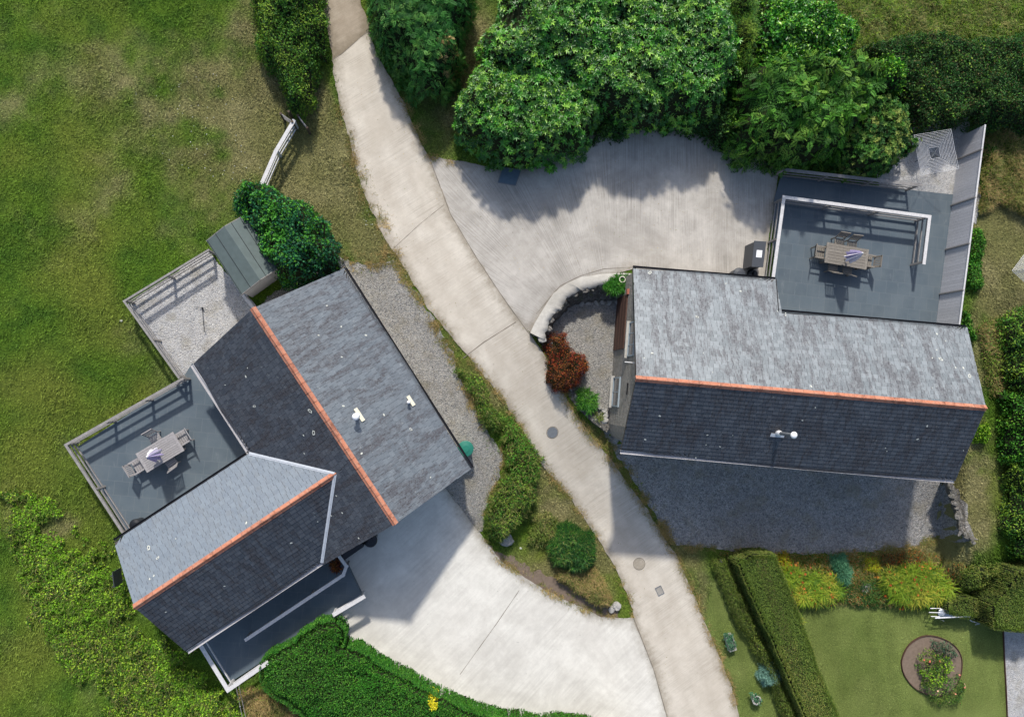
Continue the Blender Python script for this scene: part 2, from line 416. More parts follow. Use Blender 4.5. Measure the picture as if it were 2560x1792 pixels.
M['soil'] = plain('bare_soil', (.19, .145, .11), .95, .5, .1, sc=9)
M['parasol_white'] = plain('white_canvas', (.74, .72, .78), .8, .12, .2)
M['parasol_lilac'] = plain('lilac_canvas', (.36, .31, .52), .8, .15, .2)
# ------------------------------------------------------------ ground
DRYB = [(450,270,240,190,.45),(330,170,110,90,.35),(560,230,110,80,.55),(620,360,120,120,.9),(800,470,110,190,1.0),(760,330,70,110,.9),(700,560,60,60,.6),(880,570,80,60,.8),
        (930,630,60,50,.9),(1150,60,60,140,.9),(1080,330,70,90,.6),(1160,200,50,120,.8),(640,90,60,140,.6),(260,1130,90,120,.4),(120,1290,60,50,.7),(80,1360,60,70,.6),
        (2490,660,70,170,2.2),(2540,600,60,120,1.4),(2450,1180,60,220,1.2),(2420,1320,90,90,1.4),(2390,1400,90,45,1.4),(1420,1300,60,140,.9),(1500,1440,60,110,.8),(1180,1000,40,120,.7),
        (1330,1480,120,70,1.2),(640,1700,90,60,.5),(1710,1450,25,120,.5),(1790,1610,22,190,.3),(2150,1640,180,200,.25),(2200,60,160,50,.4),(500,520,80,90,.4),(330,840,120,60,.35),(1500,1120,30,60,.9),(1560,1220,40,60,.9),(1640,1340,50,50,.9),(1720,1400,70,60,.9),(1740,1480,40,80,.7),(1800,1560,25,70,.5),(1850,1700,25,80,.5),(1500,1330,40,100,.7),(1560,1460,30,60,.6),(1190,960,40,60,.6),(1000,680,30,60,.8),(1110,860,40,80,.7),(1250,1010,60,60,.6),(860,500,40,90,.8),(1380,1200,60,80,.8),(1400,930,40,40,.6),(2440,880,50,90,.6),
        (120,560,120,60,.3),(60,260,90,110,.35),(200,420,120,50,.3)]
DB = [(*P(x, y), rx*SU, ry*SU, w) for x, y, rx, ry, w in DRYB]
def dryness(X, Y):
    d = .26*(fbm(N1, X, Y, 1.5, 5)-.5)*2+.04
    for bx, by, rx, ry, w in DB:
        d = d+w*np.exp(-(((X-bx)/rx)**2+((Y-by)/ry)**2)*.9)*(.05+1.5*fbm(N3, X, Y, .9, 4))
    return np.clip(d, 0, 1)
GREENS = np.array([lin((86, 120, 38)), lin((108, 138, 46)), lin((60, 98, 34)), lin((128, 138, 60))])*.98
DRYC = np.array([lin((142, 136, 94)), lin((122, 120, 78)), lin((164, 154, 118))])*1.1
LAWN_PX = [(1800, 1400), (2000, 1500), (2520, 1540), (2600, 1850), (1700, 1850)]
LAWN = [P(x, y, -2) for x, y in LAWN_PX]
def grass_col(X, Y, jit=0.0):
    n = fbm(N2, X, Y, 1.6, 5); n2 = fbm(N1, X+50, Y, .5, 3); n3 = fbm(N3, X, Y-30, 4.5, 3)
    g = GREENS[0]*(1-n)[..., None]+GREENS[1]*n[..., None]
    t = ss(.35, .75, n2)[..., None]*.6; g = g*(1-t)+GREENS[2]*t
    t = (ss(.5, .8, n3)*.8)[..., None]; g = g*(1-t)+GREENS[3]*t
    d = DRYC[0]*(1-n2)[..., None]+DRYC[1]*n2[..., None]
    t = ss(.4, .8, n)[..., None]*.6; d = d*(1-t)+DRYC[2]*t
    k = ss(.1, .95, dryness(X, Y)+(n-.5)*.9)[..., None]*.9
    c = g*(1-k)+d*k
    lw = inpoly(X, Y, LAWN)[..., None]
    st = (np.sin((X*math.cos(.12)+Y*math.sin(.12))*2*math.pi/.95)*.5+.5)[..., None]
    lc = np.array(lin((112, 132, 66)))*1.3*(.92-.08*st)+np.array(lin((150, 148, 100)))*(.65*n[..., None]-.05)*(.6+.8*n3[..., None])
    lc = lc*(.70+.42*fbm(N1, X, Y*.5, 1.1, 4)[..., None]); c = np.where(lw, lc*.86, c)
    if jit: c = c*(1+jit*(RNG.random(X.shape)[..., None]-.5)*2)
    return c
def make_ground():
    st = .2; xs = np.arange(-26, 36.01, st); ys = np.arange(-24, 26.01, st)
    X, Y = np.meshgrid(xs, ys); nx, ny = len(xs), len(ys)
    Z = T(X, Y)+.03*(fbm(N2, X, Y, .9, 3)-.5)-.012
    V = np.stack([X, Y, Z], -1).reshape(-1, 3)
    i = np.arange(nx*ny).reshape(ny, nx)
    F = np.stack([i[:-1, :-1], i[:-1, 1:], i[1:, 1:], i[1:, :-1]], -1).reshape(-1, 4)
    C = grass_col(X, Y).reshape(-1, 3)
    # far ring
    ar = np.array(list(i[0, :])+list(i[1:, -1])+list(i[-1, ::-1][1:])+list(i[::-1, 0][1:-1])); n = len(ar); k = np.arange(n)
    dd = V[ar, :2]-np.array([5, 1]); dd /= np.linalg.norm(dd, axis=1)[:, None]; mean = C.mean(0)
    for dist_, f in ((2, .6), (6, 1), (420, 1)):
        R = V[ar].copy(); R[:, :2] += dd*dist_; b = len(V); C = np.vstack([C, C[ar]*(1-f)+mean*f]); V = np.vstack([V, R])
        F = np.vstack([F, np.stack([ar[k], b+k, b+(k+1) % n, ar[(k+1) % n]], -1)]); ar = b+k
    me = np_mesh('ground', V, F, C, True)
    m = NT('ground_turf'); a = m.n('Attribute', attribute_name='Col').outputs['Color']; p = m.pos()
    f = m.ramp(m.noise(16, p, det=6, rough=.8), [(.34, 0), (.68, 1)]); f2 = m.ramp(m.noise(55, p, det=4, rough=.8), [(.35, 0), (.65, 1)])
    c = m.mix(m.math('MULTIPLY', f, .75), m.mix(1.0, a, (1.1, 1.08, 1.0), 'MULTIPLY'), m.mix(1.0, a, (.36, .38, .34), 'MULTIPLY'))
    c = m.mix(m.math('MULTIPLY', f2, .5), c, m.mix(1.0, c, (.45, .45, .45), 'MULTIPLY'))
    peb = m.ramp(m.noise(9, p, det=2, rough=.4), [(.80, 0), (.82, 1)])
    m.done(c, .95, m.bump(f, .6, .05, m.bump(f2, .5, .02)), .1)
    tag(link('ground', me, m.mat), kind='structure')
make_ground()

SHEETS = []
def sheet(name, px, off, mat, jit=.04, zfix=None, lab=None, world=False, kind='structure', cell=.4, hole=None):
    pts = [Vector(p[:2]) for p in px] if world else [Vector((G(x, y) if zfix is None else P3(x, y, zfix))[:2]) for x, y in px]
    out = []
    for i in range(len(pts)):
        a, b = pts[i], pts[(i+1) % len(pts)]; n = max(1, int((b-a).length/.14)); d = (b-a)
        nn = Vector((-d.y, d.x)).normalized() if d.length > 0 else Vector((0, 0))
        for k in range(n):
            q = a+d*k/n
            j = (float(N1(q.x*1.0, q.y, .35))+float(N2(q.x, q.y, .12))*.5-.75)*jit*2
            out.append(q+nn*j)
    SHEETS.append((name, [(q.x, q.y) for q in out]))
    bm = bmesh.new(); vs = [bm.verts.new((q.x, q.y, 0)) for q in out]
    es = [bm.edges.new((vs[i], vs[(i+1) % len(vs)])) for i in range(len(vs))]
    bmesh.ops.triangle_fill(bm, edges=es, use_beauty=True, use_dissolve=False, normal=(0, 0, 1))
    if zfix is None:
        x0 = min(q.x for q in out); x1 = max(q.x for q in out); y0 = min(q.y for q in out); y1 = max(q.y for q in out)
        for ax, lo, hi in ((0, x0, x1), (1, y0, y1)):
            k = math.floor(lo/cell)*cell+cell
            while k < hi:
                no = (1, 0, 0) if ax == 0 else (0, 1, 0)
                bmesh.ops.bisect_plane(bm, geom=bm.verts[:]+bm.edges[:]+bm.faces[:], plane_co=(k, k, 0), plane_no=no, dist=1e-5)
                k += cell
    bmesh.ops.recalc_face_normals(bm, faces=bm.faces[:])
    if bm.faces and sum(f.normal.z for f in bm.faces) < 0: bmesh.ops.reverse_faces(bm, faces=bm.faces[:])
    if zfix is None:
        X = np.array([v.co.x for v in bm.verts]); Y = np.array([v.co.y for v in bm.verts]); Z = T(X, Y)
        for v, z in zip(bm.verts, Z): v.co.z = z+off
    else:
        for v in bm.verts: v.co.z = zfix+off
    me = bpy.data.meshes.new(name); bm.to_mesh(me); bm.free()
    ea = me.attributes.new('edge', 'FLOAT', 'POINT'); cc_ = np.empty(len(me.vertices)*3, np.float32); me.vertices.foreach_get('co', cc_); cc_ = cc_.reshape(-1, 3)
    ea.data.foreach_set('value', dpoly(cc_[:, 0], cc_[:, 1], SHEETS[-1][1]).astype(np.float32))
    o = link(name, me, mat); tag(o, kind=kind); return o

LANE = [(790,-420),(800,-200),(805,0),(828,130),(842,230),(868,334),(903,468),(959,591),(1003,658),(1070,769),(1171,892),(1260,1003),(1316,1093),(1355,1160),(1427,1249),(1483,1327),(1539,1416),(1572,1494),(1583,1544),(1633,1672),(1667,1792),(1780,2150),
        (1980,2150),(1848,1792),(1829,1717),(1784,1606),(1739,1494),(1695,1394),(1650,1327),(1617,1271),(1572,1215),(1527,1148),(1483,1093),(1440,1040),(1410,990),(1385,948),(1366,890),(1330,845),(1316,825),(1260,747),(1193,647),(1126,535),(1076,401),(1059,368),(1009,256),(948,145),(905,20),(880,-200),(880,-420)]
sheet('gravel_bed', [(640,780),(800,620),(870,650),(920,662),(981,652),(1008,691),(1086,792),(1128,881),(1155,948),(1178,1004),(1213,1070),(1249,1115),(1262,1148),(1249,1182),(1227,1238),(1210,1293),(1205,1325),(1190,1330),(1100,1260),(1000,1320)], .012, M['gravel'], .12)
sheet('gravel_court', [(a, b) for a, b in COURT], .0, M['gravel'], .0, zfix=YARDZ, world=True)
sheet('gravel_drive', [(1505,1068),(1535,1130),(1570,1178),(1602,1235),(1640,1290),(1664,1335),(1690,1362),(1800,1372),(1900,1380),(2000,1382),(2090,1386),(2200,1376),(2290,1365),(2350,1345),(2386,1332),(2378,1280),(2366,1205),(2340,1100),(1900,1000),(1590,1000)], .012, M['gravel_dark'], .10)
sheet('gravel_strip', [(2180,300),(2420,290),(2452,480),(2440,560),(2380,520),(2200,500)], .012, M['gravel_pale'], .05)
sheet('gravel_pen', [(318,762),(520,628),(690,820),(760,900),(480,990),(445,935)], .03, M['gravel_pale'], .03)
sheet('bare_verge', [(1213,1345),(1262,1385),(1330,1420),(1400,1450),(1470,1490),(1545,1520),(1560,1560),(1500,1560),(1440,1540),(1372,1500),(1300,1460),(1250,1425),(1215,1385)], .014, M['soil'], .16)
sheet('yard', [(1055,388),(1150,402),(1250,425),(1340,420),(1420,350),(1500,325),(1600,310),(1700,320),(1900,395),(1945,425),(1938,500),(1920,600),(1915,740),(1620,760),(1590,700),(1583,672),(1520,690),(1450,712),(1400,735),(1360,780),(1335,842),(1290,800),(1230,745),(1160,640),(1090,520)], .020, M['yard'], .03)
sheet('driveway', [(1100,1205),(1150,1268),(1200,1333),(1255,1402),(1300,1435),(1370,1478),(1450,1515),(1500,1540),(1560,1543),(1585,1544),(1640,1672),(1675,1792),(1790,2150),(1250,2150),(1060,1900),(930,1760),(800,1640),(780,1560),(760,1400),(900,1250)], .026, M['drive'], .035)
sheet('lane', LANE, .036, M['lane'], .05)
sheet('lane_top', [(790,-420),(800,-200),(805,0),(828,130),(832,150),(857,133),(902,93),(930,70),(905,20),(880,-200),(880,-420)], .041, M['lane_old'], .04)
# joints in the concrete: thin recessed strips of grit
def strip(px, w, off, name='joint'):
    mb = MB(); pts = []
    for i in range(len(px)-1):
        n = max(2, int(math.dist(px[i], px[i+1])/14))
        pts += [(px[i][0]+(px[i+1][0]-px[i][0])*k/n, px[i][1]+(px[i+1][1]-px[i][1])*k/n) for k in range(n)]
    pts.append(px[-1]); q = [G(x, y, off) for x, y in pts]; vs = []; fs = []
    for i, p in enumerate(q):
        d = (q[min(i+1, len(q)-1)]-q[max(i-1, 0)]); d.z = 0; d.normalize(); s = Vector((-d.y, d.x, 0))*w/2*random.uniform(.5, 1.4)
        vs += [p+s, p-s]
        if i: fs.append((2*i-2, 2*i-1, 2*i+1, 2*i))
    mb.add(vs, fs); o = mb.build('concrete_joint', M['joint']); tag(o, kind='structure')
strip([(829,152),(855,135),(900,95),(925,75)], .035, .042)
strip([(1076,401),(1126,535),(1193,647),(1260,747),(1316,825),(1332,846)], .03, .042)
strip([(1584,1544),(1634,1672),(1668,1792)], .035, .042)
strip([(1158,895),(1210,855),(1290,805)], .03, .042)
strip([(985,620),(1050,560),(1110,512)], .02, .042)
strip([(1298,1475),(1240,1560),(1150,1685)], .022, .031)
strip([(1340,785),(1400,715),(1450,690),(1510,672),(1583,668)], .02, .026)

# ------------------------------------------------------------ roofs
def plane3(a, b, c):
    n = (b-a).cross(c-a).normalized()
    return (a, n if n.z > 0 else -n)
def roof_slope(name, poly, eave_dir, parent, mat, seed, course=.19, wid=.26, th=.015, spots=10, deck=.10, label=None):
    """poly: 3-D corners of one plane; eave_dir: along the eaves; slates are laid course by course."""
    r = random.Random(seed); u = Vector(eave_dir).normalized()
    n = plane3(poly[0], poly[1], poly[2])[1]; v = n.cross(u).normalized()
    if v.z < 0: v = -v
    o = poly[0]; q = [((p-o).dot(u), (p-o).dot(v)) for p in poly]
    mb = MB(); dn = n*.03
    N = len(poly); mb.add([p-dn for p in poly]+[p-dn-n*deck for p in poly], [tuple(range(N)), tuple(range(2*N-1, N-1, -1))]+[(i, N+i, N+(i+1) % N, (i+1) % N) for i in range(N)], 1)
    def span(t):
        xs = []
        for i in range(N):
            (x1, y1), (x2, y2) = q[i], q[(i+1) % N]
            if abs(y2-y1) < 1e-6: continue
            if min(y1, y2)-1e-6 <= t <= max(y1, y2)+1e-6: xs.append(x1+(x2-x1)*(t-y1)/(y2-y1))
        return (min(xs), max(xs)) if xs else None
    v0 = min(b for a, b in q); v1 = max(b for a, b in q); t = v0; row = 0; eps = 1e-3
    while t < v1-.03:
        tb = t; tt = min(v1, t+course+.03); s0 = span(tb+eps); s1 = span(min(tt, v1-eps))
        if s0 and s1:
            x = min(s0[0], s1[0])-(row % 2)*wid/2
            hi = max(s0[1], s1[1])
            while x < hi:
                w = wid*r.uniform(.9, 1.08) if r.random() > .12 else wid*r.uniform(.55, .8)
                a = max(x, s0[0]); b = min(x+w-.011, s0[1]); c_ = max(x, s1[0]); d_ = min(x+w-.011, s1[1])
                x += w
                if b-a < .03 and d_-c_ < .03: continue
                if b < a: a = b = (a+b)/2
                if d_ < c_: c_ = d_ = (c_+d_)/2
                lift = th+r.uniform(0, .006); sl = r.uniform(-.008, .008)
                B1 = o+u*a+v*(tb+sl)+n*lift; B2 = o+u*b+v*(tb+sl*.5)+n*(lift+r.uniform(-.002, .002))
                T2 = o+u*d_+v*tt-n*.002; T1 = o+u*c_+v*tt-n*.002
                e = n*(th+.004)
                mb.add([B1, B2, T2, T1, B1-e, B2-e], [(0, 1, 2, 3), (4, 5, 1, 0), (4, 0, 3), (5, 2, 1)], 0)
        t += course; row += 1
    # lichen rosettes
    for k in range(spots*2//3):
        for _ in range(30):
            a = r.uniform(min(x for x, y in q), max(x for x, y in q)); b = r.uniform(v0+.1, v1-.1); s = span(b)
            if s and s[0]+.15 < a < s[1]-.15: break
        R = r.choice([.02, .025, .03, .035, .045, .06, .085]); c = o+u*a+v*b+n*(th+.012); ns = 11; ring = R > .045
        vs = []; ph = r.uniform(0, 6)
        for i in range(ns):
            an = 2*math.pi*i/ns; k2 = R*(1+.28*math.sin(2*an+ph)+.2*math.sin(5*an+ph*2)); vs.append(c+(u*math.cos(an)+v*math.sin(an))*k2)
        if ring:
            vs += [c+(p-c)*.55+n*.001 for p in vs]; fs = [(i, (i+1) % ns, ns+(i+1) % ns, ns+i) for i in range(ns)]
        else: fs = [tuple(range(ns))]
        mb.add(vs, fs, 2)
    ob = mb.build(name, [mat, M['deck'], M['lichen']], parent, uv=lambda co: (0, 0))
    w = wloc(ob); l = ob.data.uv_layers[0]
    for i, lp in enumerate(ob.data.loops):
        p = ob.data.vertices[lp.vertex_index].co+w-o; l.data[i].uv = (p.dot(u)+seed*3.7, p.dot(v))
    if label: ob['label'] = label
    return ob
def ridge_tiles(name, a, b, n1, n2, parent, wing=.15, step=.44, seed=0, label=None):
    """angle ridge tiles from a to b over slopes with normals n1, n2"""
    r = random.Random(seed); d = (b-a).normalized(); L = (b-a).length; mb = MB(); k = 0.0
    def down(n): v = n.cross(d); v = v if v.z < 0 else -v; return v.normalized()
    w1, w2 = down(n1), down(n2); up = (n1+n2).normalized()
    while k < L-.05:
        e = min(L, k+step-.014); j = up*r.uniform(.022, .042); s = a+d*k+j; t = a+d*e+j+up*.004; tk = up*-.018
        mb.add([s+w1*wing, s, s+w2*wing, t+w1*wing, t, t+w2*wing, s+w1*wing+tk, s+tk, s+w2*wing+tk, t+w1*wing+tk, t+tk, t+w2*wing+tk],
               [(0, 3, 4, 1), (1, 4, 5, 2), (6, 7, 10, 9), (7, 8, 11, 10), (0, 6, 9, 3), (2, 5, 11, 8), (0, 1, 7, 6), (1, 2, 8, 7), (3, 9, 10, 4), (4, 10, 11, 5)])
        mb.cyl(s+up*.0+d*.0, t, .035, .035, 8); k += step
    o = mb.build(name, M['ridge'], parent)
    if label: o['label'] = label
    return o
def gutter(name, a, b, out, parent, mat, r=.055):
    """half-round channel hung from the eave a-b; out: outward horizontal direction"""
    mb = MB(); a = Vector(a); b = Vector(b); out = Vector(out).normalized(); c = out*(r+.01)+Vector((0, 0, -.045))
    prof = [(math.cos(t)*r, -math.sin(t)*r) for t in [math.pi*k/7 for k in range(8)]]; prof2 = [(x*.86, z*.86) for x, z in prof][::-1]
    pr = prof+prof2; vs = []
    for p in (a, b):
        for x, z in pr: vs.append(p+c+out*x+Vector((0, 0, z)))
    n = len(pr); fs = [(i, (i+1) % n, n+(i+1) % n, n+i) for i in range(n)]+[tuple(range(n-1, -1, -1)), tuple(range(n, 2*n))]
    mb.add(vs, fs); 
    # fascia board behind
    mb.beam(a-out*.03+Vector((0, 0, -.09)), b-out*.03+Vector((0, 0, -.09)), .025, .17)
    return mb.build(name, mat, parent)
def opening_window(parent, c, t, nrm, w, h, frame, name='window', bars=1, sill=True, depth=.09):
    """c centre on the wall face, t along the wall, nrm outwards"""
    t = Vector(t).normalized(); nrm = Vector(nrm).normalized(); z = Vector((0, 0, 1))
    mb = MB(); f = .06
    mb.beam(c-t*(w/2-f/2)-z*h/2, c-t*(w/2-f/2)+z*h/2, f, depth, up=nrm); mb.beam(c+t*(w/2-f/2)-z*h/2, c+t*(w/2-f/2)+z*h/2, f, depth, up=nrm)
    for zz in (-h/2+f/2, h/2-f/2): mb.beam(c-t*(w/2-f)+z*zz, c+t*(w/2-f)+z*zz, depth, f)
    for k in range(bars): 
        x = -w/2+w*(k+1)/(bars+1); mb.beam(c+t*x-z*(h/2-f), c+t*x+z*(h/2-f), .035, depth*.7, up=nrm)
    fr = mb.build(name, frame, parent)
    MB().beam(c-t*(w/2-f)-nrm*.0, c+t*(w/2-f)-nrm*.0, .02, h-2*f).build('pane', M['glass'], fr)
    if sill: MB().beam(c-t*(w/2+.06)-z*(h/2+.03)+nrm*.05, c+t*(w/2+.06)-z*(h/2+.03)+nrm*.05, .2, .055).build('sill', M['ledge'], fr)
    return fr
def flue(parent, base, n, h, kind, seed=0):
    """vent pipe on a lead slate"""
    M_ = Matrix.Identity(3); side = n.cross(Vector((0, 0, 1))).normalized(); dn = side.cross(n).normalized(); dn = dn if dn.z < 0 else -dn
    rt = thing  # (kept as parts of the roof)
    fl = MB(); w = .30 if kind != 's' else .24
    fl.box(base+n*.055+dn*.09, (2*w, .17, .012), Matrix((side, dn, n)).transposed())
    pipe = MB(); z = Vector((0, 0, 1)); r = .075 if kind != 's' else .05
    pipe.cyl(base-z*.15, base+z*h, r, r, 16); pipe.cyl(base-z*.02+n*.02, base+z*.14, r*1.5, r*1.05, 16)
    o = pipe.build('flue', M['white'] if kind != 'e' else M['iron'], parent)
    if kind == 'e': MB().lathe(base, [(.11, .02), (.12, .16), (.095, .30), (.078, .32)], 18).build('collar', M['white'], o)
    fl.build('flashing', M['lead'] if kind == 'e' else M['cream'], o)
    cap = MB()
    if kind == 's': cap.lathe(base+z*h, [(.07, -.03), (.075, .02), (.05, .06), (0.001, .075)], 14)
    else: cap.lathe(base+z*h, [(.085, -.05), (.13, -.03), (.145, .03), (.12, .08), (.07, .115), (.001, .125)], 20)
    cap.build('cowl', M['white'], o, smooth=True)

# ------------------------------------------------------------ east cottage
EZR = 4.6; tE = math.tan(math.radians(32))
def ridge_pl(a, b, side, tan):     # plane falling away from the ridge towards side
    d = (b-a).normalized(); h = Vector((-d.y, d.x, 0)); h = h if h.dot(side) > 0 else -h
    return (a, (Vector((0, 0, 1))+h*tan).normalized(), h)
ea, eb = P3(1591, 946, EZR), P3(2465, 1020, EZR)
en = ridge_pl(ea, eb, Vector((0, 1, 0)), tE); es_ = ridge_pl(ea, eb, Vector((0, -1, 0)), tE)
eN = [PP(x, y, en[0], en[1]) for x, y in [(1583, 670), (1940, 699), (1946, 779), (2418, 819)]]
eS = [PP(x, y, es_[0], es_[1]) for x, y in [(1552, 1127), (2388, 1201)]]
EH = thing('stone_cottage', 'stone cottage with grey slate roof and a north wing beside the dark patio', 'house', (ea+eb)/2*1.0)
EH.location.z = -1.2
ud = (eb-ea).normalized()
# north slope in two pieces that share their plane: wing and main
mid = ea+(ud*((eN[2]-ea).dot(ud)))
cut = PP(1946, 779, en[0], en[1])
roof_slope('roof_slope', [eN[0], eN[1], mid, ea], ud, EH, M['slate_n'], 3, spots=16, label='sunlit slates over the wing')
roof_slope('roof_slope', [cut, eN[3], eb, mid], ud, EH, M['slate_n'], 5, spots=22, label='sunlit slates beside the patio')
roof_slope('roof_slope', [eS[0], eS[1], eb, ea], ud, EH, M['slate_s'], 8, spots=22, label='slates darkened for shade')
ridge_tiles('ridge_tiles', ea-ud*.03, eb+ud*.03, en[1], es_[1], EH, seed=2)
gutter('gutter', eN[0], eN[1], en[2], EH, M['gutter_black']); gutter('gutter', eN[2], eN[3], en[2], EH, M['gutter_black'])
gutter('gutter', eS[0], eS[1], es_[2], EH, M['gutter_grey'])
sd_out = (eN[1]-eN[2]).cross(Vector((0, 0, 1))).normalized()
MB().beam(eN[1]+Vector((0, 0, -.06)), eN[2]+Vector((0, 0, -.06)), .04, .16).build('barge_board', M['gutter_black'], EH)
MB().beam(eN[0]+Vector((0, 0, -.1))+ud*.02, ea+Vector((0, 0, -.1))+ud*.02, .04, .16, up=en[1]).build('barge_board', M['gutter_black'], EH)
def inset(p, dv): q = Vector(p)+Vector(dv); return q
def zroof(p, pls):
    return min([pl[0].z-((Vector((p[0], p[1], 0))-Vector((pl[0].x, pl[0].y, 0))).dot(Vector((pl[1].x, pl[1].y, 0))))/pl[1].z for pl in pls])-.16
def walls(name, foot, pls, z0, mat, parent, label=None):
    """closed wall body under one or two roof planes"""
    ZT = [zroof(p, pls) for p in foot]; mb = MB()
    n = len(foot); a = sum(foot[i][0]*foot[(i+1) % n][1]-foot[(i+1) % n][0]*foot[i][1] for i in range(n))
    if a < 0: foot = foot[::-1]; ZT = ZT[::-1]
    vs = [(p[0], p[1], z0) for p in foot]+[(p[0], p[1], z) for p, z in zip(foot, ZT)]
    fs = [(i, (i+1) % n, n+(i+1) % n, n+i) for i in range(n)]
    mb.add(vs, fs); return mb.build(name, mat, parent)
h1, h2 = en[2], es_[2]
wa = ea+ud*.28; wb = eb-ud*.25
nl = (eN[0]-ea).dot(h1)-.22; nm = (eN[2]-ea).dot(h1)-.22; sl = (eS[0]-ea).dot(h2)-.25
midw = mid-ud*.0; 
foot = [wa+h1*nl, midw-ud*.2+h1*nl, midw-ud*.2+h1*nm, wb+h1*nm, wb, wb+h2*sl]
for k in range(5):                       # the south-west corner of the gable is rounded
    an = math.radians(90*k/4); R_ = .75; foot.append(wa+ud*(R_-R_*math.sin(an))+h2*(sl-R_+R_*math.cos(an)))
foot.append(wa)
foot2 = []
for i in range(len(foot)):
    a_, b_ = foot[i], foot[(i+1) % len(foot)]; foot2.append(a_)
walls('wall', foot2, [en[:2], es_[:2]], -3.0, M['stone'], EH, None)
gw = -ud                                 # the gable looks west
def gpt(s, z): return Vector((wa.x, wa.y, 0))+h1*s+Vector((0, 0, z))+gw*.02
dr = MB(); c = gpt(2.6, .15)
for k in range(8): dr.beam(c+h1*-1.2+Vector((0, 0, -1.05+k*.255)), c+h1*1.25+Vector((0, 0, -1.05+k*.255)), .05+.02*(k % 2), .24)
dr.build('board_door', M['brown_wood'], EH)
MB().box(c+h1*1.35+Vector((0, 0, .9)), (.14, .24, .2)).build('lintel', M['brick'], EH)
opening_window(EH, gpt(1.75, 2.35), h1, gw, 1.5, 1.0, M['frame_blue'], bars=2)
opening_window(EH, gpt(-.55, .2), h1, gw, 1.35, 1.25, M['frame_blue'], bars=1)
MB().beam(gpt(-.65, 2.25)+gw*.02, gpt(-.15, 2.25)+gw*.02, .05, .06).build('vent', M['black'], EH)
MB().beam(gpt(.7, 3.1), gpt(.7, 3.1)+gw*.42, .03, .03).build('cable_bracket', M['white'], EH)
fb = PP(1944, 1082, es_[0], es_[1]); flue(EH, fb, es_[1], 1.5, 'e')
_dp = MB(); _q = eN[1]+h1*.09+ud*-.3; _dp.cyl(_q+Vector((0, 0, -.08)), (_q.x, _q.y, -.02), .04, .04, 10); _dp.build('downpipe', M['gutter_black'], EH)
_dp = MB(); _q = eN[0]+ud*.12; _dp.cyl(_q+h1*.07+Vector((0, 0, -.09)), _q-h1*.28+Vector((0, 0, -.42)), .035, .035, 10); _dp.cyl(_q-h1*.28+Vector((0, 0, -.42)), _q-h1*.30+Vector((0, 0, -2.6)), .035, .035, 10)
_dp.build('downpipe', M['gutter_black'], EH)

# ------------------------------------------------------------ west house: main range and wing
WZR = 4.15; tW = math.tan(math.radians(32))
wa1, wb1 = P3(632, 771, WZR), P3(988, 1309, WZR)
ne = ridge_pl(wa1, wb1, Vector((1, 1, 0)), tW); sw = ridge_pl(wa1, wb1, Vector((-1, -1, 0)), tW)
uw = (wb1-wa1).normalized()
NE = [PP(860, 671, *ne[:2]), PP(1179, 1171, *ne[:2])]
SWp = [PP(481, 911, *sw[:2]), PP(808, 1412, *sw[:2])]
WH = thing('slate_roofed_house', 'house with orange ridge tiles and an L-shaped slate roof beside the pale driveway', 'house', ((wa1+wb1)/2)); WH.location.z = -.8
# wing ridge runs into the main south-west slope
wr1 = PP(838, 1184, *sw[:2]); WR = wr1.z
wr0 = P3(336, 1517, WR); uwg = (wr1-wr0).normalized(); hN = Vector((-uwg.y, uwg.x, 0)); hN = hN if hN.y > 0 else -hN
v1 = PP(624, 1133, *sw[:2]); v2 = PP(805, 1405, *sw[:2])
pn = plane3(wr0, wr1, v1); ps = plane3(wr0, wr1, v2)
NWc = PP(285, 1354, *pn); SWc = PP(466, 1629, *ps)
roof_slope('roof_slope', [NE[0], NE[1], wb1, wa1], uw, WH, M['slate_w'], 11, course=.2, spots=16, label='north-east slope with two vents')
# main south-west slope keeps out of the wing: an upper band and two lower pieces
def sw_pt(s, t): return wa1+uw*s+(sw[2]-Vector((0, 0, tW)))*t
def st(p): q = p-wa1; return (q.dot(uw), q.dot(sw[2]))
s1, t1 = st(v1); s2, t2 = st(v2); sr, tr = st(wr1); e0 = st(SWp[0]); e1 = st(SWp[1])
roof_slope('roof_slope', [SWp[0], v1, wr1, sw_pt(sr, 0), wa1], uw, WH, M['slate_s'], 12, course=.2, spots=12, label='shade-darkened slates beside the patio')
roof_slope('roof_slope', [wr1, v2, SWp[1], wb1, sw_pt(sr, 0)], uw, WH, M['slate_s'], 13, course=.2, spots=8, label='shade-darkened slates above the porch path')
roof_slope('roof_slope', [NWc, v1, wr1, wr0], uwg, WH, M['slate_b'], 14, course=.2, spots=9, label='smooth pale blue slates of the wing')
roof_slope('roof_slope', [SWc, v2, wr1, wr0], uwg, WH, M['slate_s'], 15, course=.2, spots=6, label='shade-darkened slates of the wing')
ridge_tiles('ridge_tiles', wa1-uw*.03, wb1+uw*.03, ne[1], sw[1], WH, seed=4)
ridge_tiles('ridge_tiles', wr0-uwg*.03, wr1+uwg*.05, pn[1], ps[1], WH, seed=5)
for a_, b_ in ((v1, wr1), (v2, wr1)):
    d_ = (b_-a_).normalized(); up_ = (sw[1]+(pn[1] if a_ is v1 else ps[1])).normalized()
    vb = MB(); vb.beam(a_+up_*.035, b_+up_*.045, .13, .012, up=up_); vb.beam(a_+up_*.045, b_+up_*.055, .03, .02, up=up_)
    vb.build('valley_flashing', M['lead'], WH)
gutter('gutter', NE[0], NE[1], ne[2], WH, M['gutter_black']); gutter('gutter', SWp[0], v1, sw[2], WH, M['gutter_grey'])
gutter('gutter', NWc, v1, hN, WH, M['gutter_black']); gutter('gutter', SWc, v2, -hN, WH, M['gutter_grey'])
g1, g2 = ne[2], sw[2]; ma = wa1+uw*.2; mb_ = wb1-uw*.2
